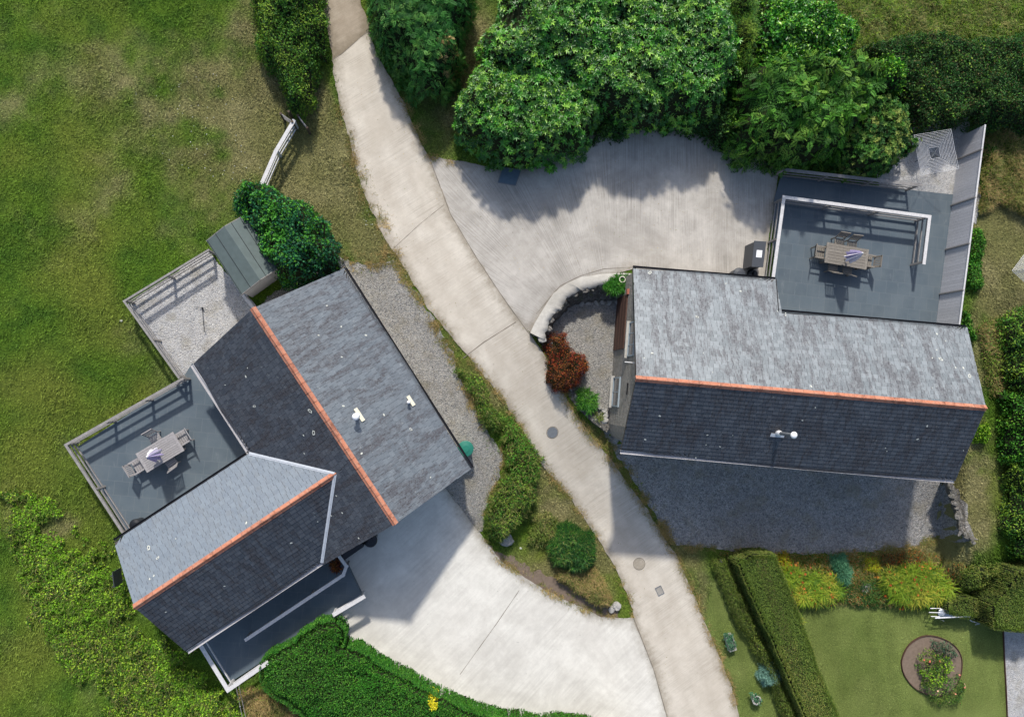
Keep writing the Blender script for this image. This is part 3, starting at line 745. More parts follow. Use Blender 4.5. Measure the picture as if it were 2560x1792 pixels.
nw = (NE[0]-wa1).dot(g1)-.25; sw_ = (SWp[0]-wa1).dot(g2)-.25
walls('wall', [ma+g1*nw, mb_+g1*nw, mb_, mb_+g2*sw_, ma+g2*sw_, ma], [ne[:2], sw[:2]], -2.6, M['render'], WH)
wn_ = (NWc-wr0).dot(hN)-.25; ws_ = (SWc-wr0).dot(-hN)-.25; ga = wr0+uwg*.2; gb = wr0+uwg*((v1-wr0).dot(uwg)); gc = wr0+uwg*((v2-wr0).dot(uwg))
walls('wall', [ga+hN*wn_, gb+hN*wn_, gb, gc-hN*ws_, ga-hN*ws_, ga], [pn, ps], -2.6, M['render'], WH)
_d = mb_+uw*.02+g1*.9; opening_window(WH, Vector((_d.x, _d.y, .9)), g1, uw, 1.2, 1.1, M['white'])
_d = mb_+uw*.02-g1*1.4; opening_window(WH, Vector((_d.x, _d.y, .3)), g1, uw, 1.0, 2.0, M['brown_wood'], name='door', sill=False)
_d = ga-uwg*.02; opening_window(WH, Vector((_d.x, _d.y, .8)), hN, -uwg, 1.6, 1.2, M['white'])
_d = ma+g2*sw_+uw*2.2+g2*.02; opening_window(WH, Vector((_d.x, _d.y, .9)), uw, g2, 2.2, 1.9, M['white'], name='patio_door', bars=2, sill=False)
f1 = PP(893, 1040, *ne[:2]); flue(WH, f1, ne[1], .62, 'w'); f2 = PP(1022, 1005, *ne[:2]); flue(WH, f2, ne[1], .32, 's')
# ------------------------------------------------------------ patios
def slab(name, px, z, th, mat, world=None):
    poly = world or [P(x, y, z) for x, y in px]
    mb = MB().prism(poly, z-th, z); return tag(mb.build(name, mat), kind='structure')
EP = .05
slab('patio', [(1952,441),(2388,487),(2376,620),(2348,815),(1935,795),(1935,500)], EP, 1.6, M['patio'])
WPZ = .08
slab('patio', [(192,1118),(455,948),(480,908),(700,1060),(640,1200),(318,1336)], WPZ, 1.8, M['patio'])
SPZ = -.35
slab('patio', [(508,1612),(574,1706),(905,1489),(866,1408),(800,1380),(560,1500)], SPZ, 1.8, M['patio'])

def rails(name, label, cat, pts, z0, top, parts, mat, mat2=None, posts=None, cap=(.15, .035), nrail=3, group=None, zero=None, low=.16, railw=.10):
    """post and rail fence; pts: pixels of the top rail"""
    W = [P3(x, y, z0+top) for x, y in pts]; c = sum(W, Vector())/len(W)
    t = thing(name, label, cat, (c.x, c.y, z0), 0, group); mat2 = mat2 or mat
    for i in range(len(W)-1):
        a, b = W[i], W[i+1]; d = (b-a).normalized(); L = (b-a).length
        if cap: MB().beam(a-d*(cap[0]/2 if i else 0)+Vector((0, 0, .002*i)), b+d*cap[0]/2+Vector((0, 0, .002*i)), cap[0], cap[1]).build('top_rail', mat, t)
        hs = [low+(top-.14-low)*k/(nrail-1) for k in range(nrail)] if nrail > 1 else [low]
        for h in hs:
            MB().beam(a+Vector((0, 0, h-top))+d*.05, b+Vector((0, 0, h-top))-d*.05, .035, railw).build('rail', mat2, t)
        n = max(1, int(round(L/parts)))
        for k in range(n+1):
            if i and k == 0: continue
            q = a+d*(.05+(L-.1)*k/n); zb = (z0 if zero is None else zero(q))
            MB().beam((q.x, q.y, zb-.15), (q.x, q.y, z0+top-.02), .09, .09, up=d).build('post', mat2, t)
    return t
rails('timber_balustrade', 'pale timber balustrade round three sides of the dark patio with six chairs', 'balustrade', [(1932,700),(1960,493),(2324,542),(2310,657)], EP, 1.05, 2.1, M['pale_wood'], M['grey_wood'])
rails('timber_railing', 'dark weathered railing along the north edge of the patio under the bushes', 'railing', [(1956,424),(2300,463)], EP, 1.05, 2.2, M['grey_wood'])
t = thing('board_fence', 'tall grey board fence with white capping between the patio and the rough grass', 'fence', P3(2372, 640, 0))
A_, B_ = P3(2463, 312, 1.75), P3(2398, 813, 1.75); d_ = (B_-A_).normalized(); L_ = (B_-A_).length; r_ = random.Random(3)
bd = MB(); k = 0.0
while k < L_:
    w = .145; q = A_+d_*(k+w/2); bd.beam((q.x, q.y, -.2), (q.x, q.y, 1.71+r_.uniform(-.006, .006)), w-.006, .02, up=Vector((d_.y, -d_.x, 0))); k += w
bd.build('boards', M['fence_wood'], t)
MB().beam(A_, B_, .07, .04).build('capping', M['pale_wood'], t)
for (x0, y0), (x1, y1) in [((2398,401),(2459,375)), ((2377,515),(2441,494)), ((2366,625),(2425,609)), ((2353,735),(2409,725))]:
    q = P3(x1, y1, 1.75); s = A_+d_*(q-A_).dot(d_)+Vector((d_.y, -d_.x, 0)).normalized()*.04*(1 if Vector((d_.y, -d_.x, 0)).x < 0 else -1)
    MB().beam((s.x, s.y, -.2), (s.x, s.y, 1.79), .075, .06, up=d_).build('post', M['grey_wood'], t)
for zz in (.35, 1.45):
    off = Vector((-.0, 0, 0)); MB().beam((A_.x+.03, A_.y, zz), (B_.x+.03, B_.y, zz), .035, .09).build('rail', M['fence_wood'], t)
rails('timber_fence', 'grey post and rail fence round the west patio where four chairs stand', 'fence', [(459,945),(164,1112),(309,1334)], WPZ, 1.02, 2.0, M['grey_wood'], cap=(.10, .03))
rails('timber_fence', 'grey post and rail fence round the pale gravel pen beside the shed', 'fence', [(523,624),(310,753),(447,944)], .03, 1.0, 2.3, M['grey_wood'], cap=(.08, .03), nrail=3)
rails('terrace_balustrade', 'white capped railing round the low dark terrace at the foot of the house', 'railing', [(498,1607),(570,1724),(667,1657)], SPZ, 1.05, 1.9, M['pale_wood'], cap=(.17, .035), nrail=2, low=.35)
rails('terrace_balustrade', 'short white capped railing between the green hedge and the driveway', 'railing', [(832,1537),(908,1492)], SPZ, .9, 1.4, M['pale_wood'], cap=(.17, .035), nrail=2, low=.3)
rails('handrail', 'white handrail down the middle of the dark terrace with a short return', 'railing', [(612,1600),(858,1437),(866,1415),(848,1390)], SPZ, 1.0, 1.9, M['pale_wood'], M['grey_wood'], cap=(.14, .035), nrail=2, low=.45)
t_ = rails('field_fence', 'silvery post and rail fence crossing the dry grass north of the shed', 'fence', [(736,300),(690,378),(655,458)], .0, 1.0, 1.7, M['pale_wood'], cap=(.16, .05), nrail=3, railw=.12)
g = thing('field_gate', 'small dark timber kissing gate at the end of the hedge', 'gate', G(735, 298))
q0, q1, q2 = P3(702, 285, 1.0), P3(731, 305, 1.0), P3(768, 320, .75); q3 = P3(745, 290, .75)
for zz in (0, -.25, -.5): MB().beam(q0+Vector((0, 0, zz)), q1+Vector((0, 0, zz)), .04, .1).build('rail', M['grey_wood'], g)
for zz in (0, -.25, -.5): MB().beam(q3+Vector((0, 0, zz)), q2+Vector((0, 0, zz)), .04, .1).build('bar', M['grey_wood'], g)
for q in (q0, q1, q2, q3, P3(722, 280, 1.0)): MB().cyl((q.x, q.y, -.2), (q.x, q.y, q.z+.08), .06, .055, 10).build('post', M['bark'], g)
t = rails('pen_rail', 'white painted board between the shed and the end of the house roof', 'fence', [(607,738),(640,778)], .0, .95, 1.2, M['pale_wood'], cap=(.12, .03), nrail=2)
wf = thing('wire_fence', 'two thin wires on a stake running off the terrace corner into the weeds', 'fence', G(598, 1725))
for (a0, a1) in (((590,1716),(606,1792)), ((597,1712),(616,1800))):
    MB().cyl(G(*a0, .75), G(*a1, .75), .012, .012, 6).build('wire', M['grey_wood'], wf)
MB().cyl(G(600, 1765, -.2), G(600, 1765, .8), .03, .03, 8).build('stake', M['grey_wood'], wf)

# ------------------------------------------------------------ shed
SZ = 2.05; sh = thing('garden_shed', 'shed with a green felt roof between the gravel pen and the leafy tree', 'shed', P3(590, 650, 0))
r0, r1 = P3(561, 566, SZ+.42), P3(650, 700, SZ+.42)
rf = MB(); c1, c2 = P3(516, 602, SZ), P3(603, 737, SZ); c3, c4 = P3(616, 535, SZ), P3(700, 668, SZ)
def slabq(mb, a, b, c, d, th=.04, m=0):
    n = plane3(a, b, c)[1]; mb.add([a, b, c, d, a-n*th, b-n*th, c-n*th, d-n*th], [(0, 1, 2, 3), (7, 6, 5, 4), (0, 4, 5, 1), (1, 5, 6, 2), (2, 6, 7, 3), (3, 7, 4, 0)], m)
ro = MB(); slabq(ro, c1, c2, r1, r0); ro.build('roof', M['felt'], sh); ro = MB(); slabq(ro, r0, r1, c4, c3); ro.build('roof', M['felt'], sh)
sm = MB()
for f in (.04, .5, ): sm.beam(c1.lerp(r0, f)+Vector((0, 0, .006)), c2.lerp(r1, f)+Vector((0, 0, .006)), .03, .008)
for f in (.3, .7): sm.beam(c3.lerp(r0, f)+Vector((0, 0, .006)), c4.lerp(r1, f)+Vector((0, 0, .006)), .03, .008)
sm.build('felt_seam', M['felt_seam'], sh)
for a, b, c in ((c1, r0, c3), (c2, r1, c4)):
    MB().beam(a+Vector((0, 0, -.05)), b+Vector((0, 0, -.05)), .03, .1).beam(b+Vector((0, 0, -.05)), c+Vector((0, 0, -.05)), .03, .1).build('barge_board', M['grey_wood'], sh)
cc = (c1+c2+c3+c4)/4; fw = [cc+(q-cc)*.93 for q in (c1, c2, c4, c3)]; e_, f_ = cc+(r0-cc)*.95, cc+(r1-cc)*.95
fw = [Vector((q.x, q.y, 0)) for q in fw]
wb_ = MB(); vs = [q+Vector((0, 0, -.3)) for q in fw]+[q+Vector((0, 0, SZ-.03)) for q in fw]+[Vector((f_.x, f_.y, SZ+.34)), Vector((e_.x, e_.y, SZ+.34))]
wb_.add(vs, [(0, 1, 5, 4), (2, 3, 7, 6), (1, 2, 6, 8, 5), (3, 0, 4, 9, 7)]); wb_.build('wall', M['fence_wood'], sh)

# ------------------------------------------------------------ tables, chairs, parasols
def table(name, label, c, rz, L, Wd, mat, zt=.75):
    t = thing(name, label, 'table', c, rz); n = 7 if mat is M['teak'] else 10
    top = MB(); w = (Wd)/n
    for k in range(n): top.box((0, -Wd/2+w*(k+.5), zt-.015+.001*(k % 2)), (L-.22, w-.012, .03))
    for s in (-1, 1): top.box((s*(L/2-.055), 0, zt-.013), (.11, Wd, .034))
    for s in (-1, 1): top.box((0, s*(Wd/2-.08), zt-.075), (L-.3, .03, .08))
    top.build('tabletop', mat, t, True)
    for sx in (-1, 1):
        for sy in (-1, 1): MB().box((sx*(L/2-.14), sy*(Wd/2-.12), (zt-.04)/2), (.07, .07, zt-.04)).build('leg', mat, t, True)
    return t
def chair(name, label, mat, arms=True, group=None):
    """faces +x: the back is at -x"""
    t = thing(name, label, 'chair', (0, 0, 0), 0, group); w = .56 if arms else .48
    s = MB()
    for k in range(5): s.box((-.17+.095*k, 0, .43), (.078, w-.06, .022))
    for y in (-1, 1): s.box((.02, y*(w/2-.03), .40), (.46, .03, .06))
    s.build('seat', mat, t, True)
    b = MB(); R = Matrix.Rotation(-.30, 3, 'Y')
    for y in (-1, 1): b.box(Vector((-.25, y*(w/2-.03), .44))+R @ Vector((0, 0, .24)), (.035, .05, .56), R)
    b.box(Vector((-.25, 0, .44))+R @ Vector((0, 0, .50)), (.035, w, .085), R); b.box(Vector((-.25, 0, .44))+R @ Vector((0, 0, .10)), (.03, w-.08, .05), R)
    for k in range(6): b.box(Vector((-.25, -.2+.08*k, .44))+R @ Vector((.0, 0, .29)), (.018, .045, .36), R)
    b.build('backrest', mat, t, True)
    for sx, sy in ((1, 1), (1, -1), (-1, 1), (-1, -1)):
        MB().box((.23 if sx > 0 else -.24, sy*(w/2-.03), .31 if arms and sx > 0 else .22), (.045, .045, .62 if arms and sx > 0 else .44)).build('leg', mat, t, True)
    if arms:
        for y in (-1, 1): MB().box((.0, y*(w/2-.02), .635), (.56, .065, .028)).build('armrest', mat, t, True)
    return t
def parasol(label, c, rz, z0, top, cols):
    t = thing('closed_parasol', label, 'parasol', c)
    MB().cyl(c+Vector((0, 0, .02)), c+Vector((0, 0, top-.02)), .022, .020, 12).build('pole', M['pale_wood'], t)
    MB().lathe(c, [(.001, .0), (.27, .0), (.27, .05), (.12, .07), (.035, .09), (.035, .3), (.001, .3)], 24).build('base', M['dark_plastic'], t)
    n = 48; vs = []; cn = MB(); prof = [(.0, .25, .28), (.25, .215, .28), (.7, .125, .32), (.88, .065, .3), (.97, .035, .1), (1.0, .012, 0)]
    zb = z0; H = top-z0
    for f, r, pl in prof:
        for i in range(n):
            an = 2*math.pi*i/n; k = 1+pl*math.cos(8*an)*(1 if i % 2 else .9)
            vs.append(c+Vector((math.cos(an)*r*k, math.sin(an)*r*k, zb+H*f+(.05*math.sin(8*an) if f == 0 else 0))))
    for q in range(len(prof)-1):
        for i in range(n):
            cn.add([], []); cn.f.append([q*n+i, q*n+(i+1) % n, (q+1)*n+(i+1) % n, (q+1)*n+i]); cn.m.append(0 if (i//3) % 2 else 1)
    cn.v = vs; cn.build('canopy', cols, t)
    MB().lathe(c, [(.03, top-.02), (.035, top+.02), (.001, top+.06)], 10).build('finial', M['white'], t)
    return t
ET = P3(2117, 640, EP+.75); ET.z = EP; ea_ = math.atan2(-(621-603.4), 113.2)
et = table('dining_table', 'brown slatted teak table with six chairs on the patio by the stone cottage', ET, ea_, 2.06, .96, M['teak'])
WT = P3(400, 1130, WPZ+.75); WT.z = WPZ; wa_ = math.atan2(51, 84)
wt = table('dining_table', 'silvered slatted table with four chairs on the west patio', WT, wa_, 1.76, .93, M['teak_w'])
proto_e = chair('garden_armchair', '', M['teak']); proto_s = chair('garden_chair', '', M['teak'], False); proto_w = chair('garden_armchair', '', M['teak_w']); proto_ws = chair('garden_chair', '', M['teak_w'], False)
index_kids()
def seat(proto, T0, ang, lx, ly, face, label, group, first=set()):
    o = proto if proto.name not in first else copy_tree(proto); first.add(proto.name)
    R = Matrix.Rotation(ang, 3, 'Z'); o.location = T0+R @ Vector((lx, ly, 0)); o.rotation_euler = (0, 0, ang+face)
    tag(o, label, 'chair', group); return o
GE, GW = 'chairs round the table on the patio by the stone cottage', 'chairs round the table on the west patio'
pi = math.pi
seat(proto_e, ET, ea_, -1.18, .0, 0, 'teak armchair at the west end of the brown table, nearest the dark utility box', GE)
seat(proto_e, ET, ea_, 1.20, .0, pi, 'teak armchair at the east end of the brown table, nearest the tall board fence', GE)
seat(proto_s, ET, ea_, -.28, .62, -pi/2, 'teak chair on the north side of the brown table, left of its pair', GE)
seat(proto_s, ET, ea_, .36, .60, -pi/2+.06, 'teak chair on the north side of the brown table, right of its pair', GE)
seat(proto_s, ET, ea_, -.42, -.50, pi/2+.03, 'teak chair on the shaded south side of the brown table, left of its pair', GE)
seat(proto_s, ET, ea_, .30, -.50, pi/2-.04, 'teak chair on the shaded south side of the brown table, right of its pair', GE)
seat(proto_w, WT, wa_, -1.12, .0, 0, 'silvered armchair at the south-west end of the table, its seat in full view', GW)
seat(proto_w, WT, wa_, 1.0, .05, pi, 'silvered armchair tucked under the north-east end of the table', GW)
seat(proto_ws, WT, wa_, .02, .60, -pi/2, 'silvered chair on the fence side of the west table', GW)
seat(proto_ws, WT, wa_, .05, -.50, pi/2+.1, 'silvered chair on the shaded house side of the west table', GW)
def toppx(px, py, z): q = P3(px, py, z); return q
pe = toppx(2158, 632, EP+2.35); pw = toppx(367, 1142, WPZ+2.35)
parasol('closed lilac and white striped parasol over the brown teak table', Vector((pe.x, pe.y, EP)), 0, 1.25, 2.3, [M['parasol_white'], M['parasol_lilac']])
parasol('closed white and lilac parasol over the silvered table on the west patio', Vector((pw.x, pw.y, WPZ)), 0, 1.25, 2.3, [M['parasol_white'], M['parasol_lilac']])

# ------------------------------------------------------------ clothes airers
def airer(label, c, half, rz, z, n=11):
    t = thing('rotary_airer', label, 'clothes airer', c); R = Matrix.Rotation(rz, 3, 'Z')
    MB().cyl(c-Vector((0, 0, .2)), c+Vector((0, 0, z-.1)), .017, .015, 10).build('pole', M['iron'], t)
    hub = c+Vector((0, 0, z-.16)); cs = [c+R @ Vector((sx*half, sy*half, z)) for sx, sy in ((-1, -1), (1, -1), (1, 1), (-1, 1))]
    for q in cs: MB().cyl(hub, q, .010, .009, 8).build('arm', M['iron'], t)
    ln = MB()
    for k in range(n):
        f = .28+.72*k/(n-1); ps_ = [hub.lerp(q, f) for q in cs]
        for i in range(4):
            a, b = ps_[i], ps_[(i+1) % 4]; m = (a+b)/2+Vector((0, 0, -.03)); ln.cyl(a, m, .0065, .0065, 5, False); ln.cyl(m, b, .0065, .0065, 5, False)
    ln.build('line', M['white'], t)
ac = P3(2341, 380, 1.65); airer('square rotary clothes airer on the pale gravel beside the tall fence', Vector((ac.x, ac.y, 0)), .93, math.radians(10.5), 1.65)
ac = P3(2590, 672, 1.55); airer('rotary clothes airer over the dry grass, only its corner in the picture', Vector((ac.x, ac.y, 0)), .85, math.radians(50), 1.55)

# ------------------------------------------------------------ small things
def ubox():
    zt = 1.15; c = [P3(x, y, zt) for x, y in [(1886,602),(1916,604),(1908,668),(1879,667)]]; cc = sum(c, Vector())/4
    t = thing('utility_box', 'charcoal outdoor cabinet with a white label on its lid beside the balustrade', 'cabinet', (cc.x, cc.y, 0))
    MB().prism([(q.x, q.y) for q in [cc+(q-cc)*.93 for q in c]], -.05, zt-.05).build('cabinet_body', M['dark_plastic'], t)
    MB().prism([(q.x, q.y) for q in c], zt-.05, zt).build('lid', M['dark_plastic'], t)
    l = [P3(x, y, zt+.004) for x, y in [(1892,625),(1906,626),(1904,644),(1890,643)]]; MB().prism([(q.x, q.y) for q in l], zt+.001, zt+.006).build('label', M['white'], t)
ubox()
def wbin(name, label, px, py, z, r, mat, h=1.0, ringm=None, cat='bin'):
    c = P3(px, py, z+h); c.z = z; t = thing(name, label, cat, c)
    MB().lathe(c, [(.001, -.1), (r*.8, -.1), (r*.82, 0), (r*.93, h-.06), (r*.9, h-.05)], 24).build('drum', mat, t, smooth=False)
    MB().lathe(c, [(r*.9, h-.09), (r, h-.08), (r, h-.03), (r*.9, h), (r*.45, h+.035), (r*.42, h+.05), (.001, h+.055)], 28).build('lid', mat, t)
    return t
wbin('round_bin', 'dark round bin lid showing past the north gutter of the stone cottage', 1849, 684, 0, .28, M['dark_plastic'], .8)
_c = P3(1891, 683, .55); _c.z = 0; t = thing('hose_reel', 'dark hose reel tucked between the charcoal cabinet and the gutter', 'hose reel', _c)
for r__, z__ in ((.2, .12), (.16, .2), (.19, .28)):
    MB().lathe(_c+Vector((0, 0, z__)), [(r__-.04, -.03), (r__, 0), (r__-.04, .03), (r__-.08, 0), (r__-.04, -.03)], 20).build('hose', M['dark_plastic'], t)
MB().lathe(_c, [(.001, .0), (.26, .0), (.26, .06), (.06, .08), (.06, .4), (.001, .4)], 16).build('drum', M['black'], t)
wbin('compost_bin', 'round green plastic compost bin standing at the east gutter of the house', 1164, 1122, GZ(1160, 1118), .36, M['green_plastic'], .95)
wbin('water_butt', 'black round water butt under the south eave beside the driveway', 926, 1351, GZ(920, 1350), .30, M['black'], 1.0, cat='water butt')
wbin('rain_barrel', 'small black barrel in the corner of the west patio and the wing roof', 338, 1312, WPZ, .25, M['black'], .7, cat='water butt')
q = [P3(x, y, 1.0) for x, y in [(855,1394),(905,1358),(908,1371),(862,1398)]]; cc = sum(q, Vector())/4
t = thing('log_store', 'low black lidded store against the gable under the south eave', 'storage box', (cc.x, cc.y, -.4))
q = [P3(x, y, .55) for x, y in [(852,1386),(900,1352),(909,1366),(862,1399)]]
MB().prism([(v.x, v.y) for v in q], -.9, .50).build('box_body', M['black'], t); MB().prism([((v.x-cc.x)*1.04+cc.x, (v.y-cc.y)*1.04+cc.y) for v in q], .50, .55).build('lid', M['black'], t)
def tilt(x, y):
    e = .3; n = Vector((-(float(T(x+e, y))-float(T(x-e, y)))/(2*e), -(float(T(x, y+e))-float(T(x, y-e)))/(2*e), 1)).normalized()
    return Vector((0, 0, 1)).rotation_difference(n).to_matrix()
def disc_cover(name, label, px, py, r, mat, ring=True):
    c = G(px, py, .04); t = thing(name, label, 'manhole cover', c); R = tilt(c.x, c.y); n = R @ Vector((0, 0, 1))
    MB().cyl(c-n*.04, c+n*.006, r, r, 40).build('lid', mat, t)
    MB().lathe(c, [(r+.012, -.04), (r+.012, .003), (r+.04, .003), (r+.04, -.04)], 40, M=R).build('rim', M['joint'], t)
disc_cover('manhole_cover', 'round grey iron manhole cover in the middle of the lane', 1381, 1081, .255, M['iron'])
disc_cover('concrete_cover', 'round sand coloured concrete cover sunk in the lane below the house shadow', 1598, 1409, .26, M['lane'])
c = G(1649, 1476, .04); t = thing('drain_grate', 'small rectangular slotted drain grate in the lane', 'drain', c)
R = tilt(c.x, c.y) @ Matrix.Rotation(math.radians(-65), 3, 'Z'); fr = MB()
for s in (-1, 1): fr.box(c+R @ Vector((0, s*.15, 0)), (.40, .03, .04), R); fr.box(c+R @ Vector((s*.2, 0, .001)), (.03, .33, .04), R)
fr.build('frame', M['iron'], t); br = MB()
for k in range(5): br.box(c+R @ Vector((0, -.1+.05*k, .002)), (.38, .018, .02), R)
br.build('bar', M['iron'], t); MB().box(c+Vector((0, 0, -.012)), (.38, .3, .006), R).build('pit', M['black'], t)
q = [G(x, y, .024) for x, y in [(1258,420),(1301,426),(1288,463),(1246,456)]]
t = thing('access_cover', 'bluish rectangular metal cover at the hedge edge of the brushed yard', 'manhole cover', sum(q, Vector())/4)
MB().prism([(v.x, v.y) for v in q], -.05, .034).build('lid', M['blue_cover'], t)
cc = sum(q, Vector())/4; fr = MB()
for i in range(4): fr.beam(q[i]+(q[i]-cc)*.04+Vector((0, 0, .006+.0007*i)), q[(i+1) % 4]+(q[(i+1) % 4]-cc)*.04+Vector((0, 0, .006+.0007*i)), .04, .03)
fr.build('frame', M['iron'], t)
c = G(506, 771, .04); t = thing('drain_rod', 'thin dark hose with a round end lying on the pale gravel pen', 'hose', c)
hp = [(486,767),(500,769),(506,771),(508,800),(511,830)]; ho = MB()
for i in range(len(hp)-1): ho.cyl(P3(*hp[i], .045), P3(*hp[i+1], .045), .012, .012, 6)
ho.build('hose_line', M['black'], t); MB().cyl(P3(506, 771, .03), P3(506, 771, .09), .05, .05, 12).build('end_cap', M['black'], t)
# board in the weeds and the metal garden seat under the clipped hedge
c = P3(294, 1440, .4); t = thing('sign_board', 'narrow dark green board standing in the weeds west of the wing gable', 'board', (c.x, c.y, -.3))
MB().beam(P3(291, 1424, .35), P3(296, 1462, .35), .03, .9).build('panel', M['dark_plastic'], t)
for px in ((292, 1430), (295, 1456)): q = P3(*px, .0); MB().cyl((q.x+.03, q.y, -.6), (q.x+.03, q.y, .7), .025, .025, 8).build('post', M['dark_plastic'], t)
bz = GZ(2360, 1545)
bn = thing('garden_bench', 'white and grey metal garden bench half hidden under the clipped hedge', 'bench', P3(2365, 1535, bz))
for i, (a, b) in enumerate([((2326,1520),(2352,1520)), ((2323,1530),(2356,1531)), ((2328,1540),(2350,1541))]):
    MB().cyl(P3(*a, bz+.62), P3(*b, bz+.66), .018, .018, 8).cyl(P3(*a, bz+.62), P3(a[0]+1, a[1], bz), .016, .016, 8).build('arm', M['white'], bn)
MB().beam(P3(2338, 1544, bz+.7), P3(2425, 1540, bz+.7), .05, .03).build('front_rail', M['white'], bn)
sl_ = MB()
for k in range(6): sl_.beam(P3(2344+2*k, 1542-4*k, bz+.42), P3(2424-k, 1538-4*k, bz+.42), .07, .02)
sl_.build('seat', M['metal'], bn)
MB().rock(P3(2354, 1531, bz+.62), (.2, .16, .08), 3).build('cushion', M['metal'], bn)
for px in ((2345, 1545), (2422, 1541), (2346, 1524), (2422, 1520)): q = P3(*px, bz); MB().cyl(q, q+Vector((0, 0, .45)), .02, .02, 8).build('leg', M['metal'], bn)
bz2 = GZ(2440, 1560); t = thing('hand_shears', 'small grey metal shears left at the foot of the clipped hedge', 'garden tool', P3(2440, 1556, bz2))
MB().cyl(P3(2430, 1552, bz2+.5), P3(2449, 1558, bz2+.5), .02, .02, 8).cyl(P3(2438, 1561, bz2+.48), P3(2449, 1558, bz2+.5), .018, .018, 8).build('blade', M['metal'], t)
MB().cyl(P3(2425, 1549, bz2+.5), P3(2431, 1553, bz2+.5), .03, .03, 8).build('handle', M['metal'], t)

# ------------------------------------------------------------ curved retaining wall of the sunk court
outer = [(1326,832),(1337,808),(1352,783),(1368,757),(1384,733),(1400,720),(1420,706),(1455,692),(1507,684),(1560,682),(1600,684)]
inner = [(1360,848),(1368,820),(1380,792),(1402,772),(1412,752),(1432,738),(1456,726),(1480,719),(1518,707),(1560,712),(1600,716)]
top = .10; t = thing('curved_stone_wall', 'curved stone retaining wall with a pale concrete top round the sunk gravel court', 'wall', P3(1430, 740, -1))
def dens(pl, n): 
    out = []
    for i in range(len(pl)-1):
        for k in range(n): out.append((pl[i][0]+(pl[i+1][0]-pl[i][0])*k/n, pl[i][1]+(pl[i+1][1]-pl[i][1])*k/n))
    return out+[pl[-1]]
foot_px = [(1364,852),(1376,824),(1392,800),(1412,782),(1424,768),(1440,762),(1458,758),(1482,756),(1518,753),(1556,753),(1600,753)]
O, I, FT = dens(outer, 5), dens(inner, 5), dens(foot_px, 5); rr = random.Random(5)
Ow = [P3(x, y, top) for x, y in O]; Iw = [P3(x+rr.uniform(-3, 3), y+rr.uniform(-3.5, 3.5), top) for x, y in I]
mb = MB(); n = len(O); B = [P3(x+rr.uniform(-2, 2), y+rr.uniform(-3, 2), YARDZ-.02) for x, y in FT]; BO = [Vector((p.x, p.y, YARDZ-.15)) for p in Ow]
vs = Iw+B+[Vector(((p.x+q.x)/2+rr.uniform(-.07, .07), (p.y*.75+q.y*.25)+rr.uniform(-.08, .05), -.4)) for p, q in zip(Iw, B)]
fs = []
for i in range(n-1): fs += [(i, i+1, 2*n+i+1, 2*n+i), (2*n+i, 2*n+i+1, n+i+1, n+i)]
mb.add(vs, fs); mb.add([Iw[0], Ow[0], BO[0], B[0]], [(0, 1, 2, 3)]); mb.build('stone_face', M['dstone'], t)
mb = MB(); zj = [rr.uniform(-.012, .02) for _ in range(n)]; Iw2 = [p+Vector((0, 0, z-.02)) for p, z in zip(Iw, zj)]; Mi = [(a+b)/2+Vector((0, 0, .02+rr.uniform(-.005, .008))) for a, b in zip(Ow, Iw)]
vs = [p+Vector((0, 0, -.07)) for p in Ow]+Mi+Iw2+[p+Vector((0, 0, -.12)) for p in Iw2]; fs = []
for i in range(n-1):
    for k in range(3): fs.append((k*n+i, k*n+i+1, (k+1)*n+i+1, (k+1)*n+i))
mb.add(vs, fs); mb.build('coping', M['ledge'], t, smooth=True)
for k, (x, y, s) in enumerate([(1397,764,.17),(1389,776,.14),(1404,757,.2),(1372,822,.13),(1355,846,.18),(1465,724,.16),(1436,735,.13),(1500,712,.12),(1378,800,.12),(1480,722,.1)]):
    MB().rock(P3(x, y, .03), (s*1.3, s*.9, s*.35), k).build('cap_stone', M['ledge' if k in (0, 4) else 'dstone'], t)
for k, (x, y) in enumerate([(1455,760),(1470,759),(1492,758),(1508,757),(1525,757),(1545,756)]):
    MB().rock(P3(x, y, YARDZ+.05), (.16, .09, .1), 40+k).build('foot_stone', M['rock'], t)
# low stone wall between the court and the falling lane
t = thing('low_stone_wall', 'low rough stone wall between the sunk gravel court and the lane', 'wall', P3(1465, 1020, -1.2))
lw = dens([(1398,938),(1420,972),(1445,1005),(1475,1038),(1505,1062),(1522,1072)], 4); mb = MB(); n = len(lw)
TT = [P3(x, y, YARDZ+.12) for x, y in lw]; vs = []; fs = []
for i, p in enumerate(TT):
    d = (TT[min(i+1, n-1)]-TT[max(0, i-1)]).normalized(); s = Vector((-d.y, d.x, 0)); j = rr.uniform(-.04, .04)
    vs += [p+s*(.16+j), p-s*(.16+j), Vector((p.x, p.y, -2.0))-s*(.19+j)]
    if i: fs += [(3*i-3, 3*i-2, 3*i+1, 3*i), (3*i-2, 3*i-1, 3*i+2, 3*i+1)]
mb.add(vs, fs); mb.build('stone_face', M['dstone'], t, smooth=False)
for k, (x, y, s) in enumerate([(1483,1006,.17),(1498,1018,.12),(1512,1028,.17),(1514,1040,.16),(1512,1051,.18),(1440,990,.1),(1470,1026,.13),(1490,1045,.12),(1455,1012,.1),(1428,972,.1)]):
    MB().rock(P3(x, y, YARDZ+.12), (s, s*.8, s*.6), 60+k).build('cap_stone', M['rock'], t)
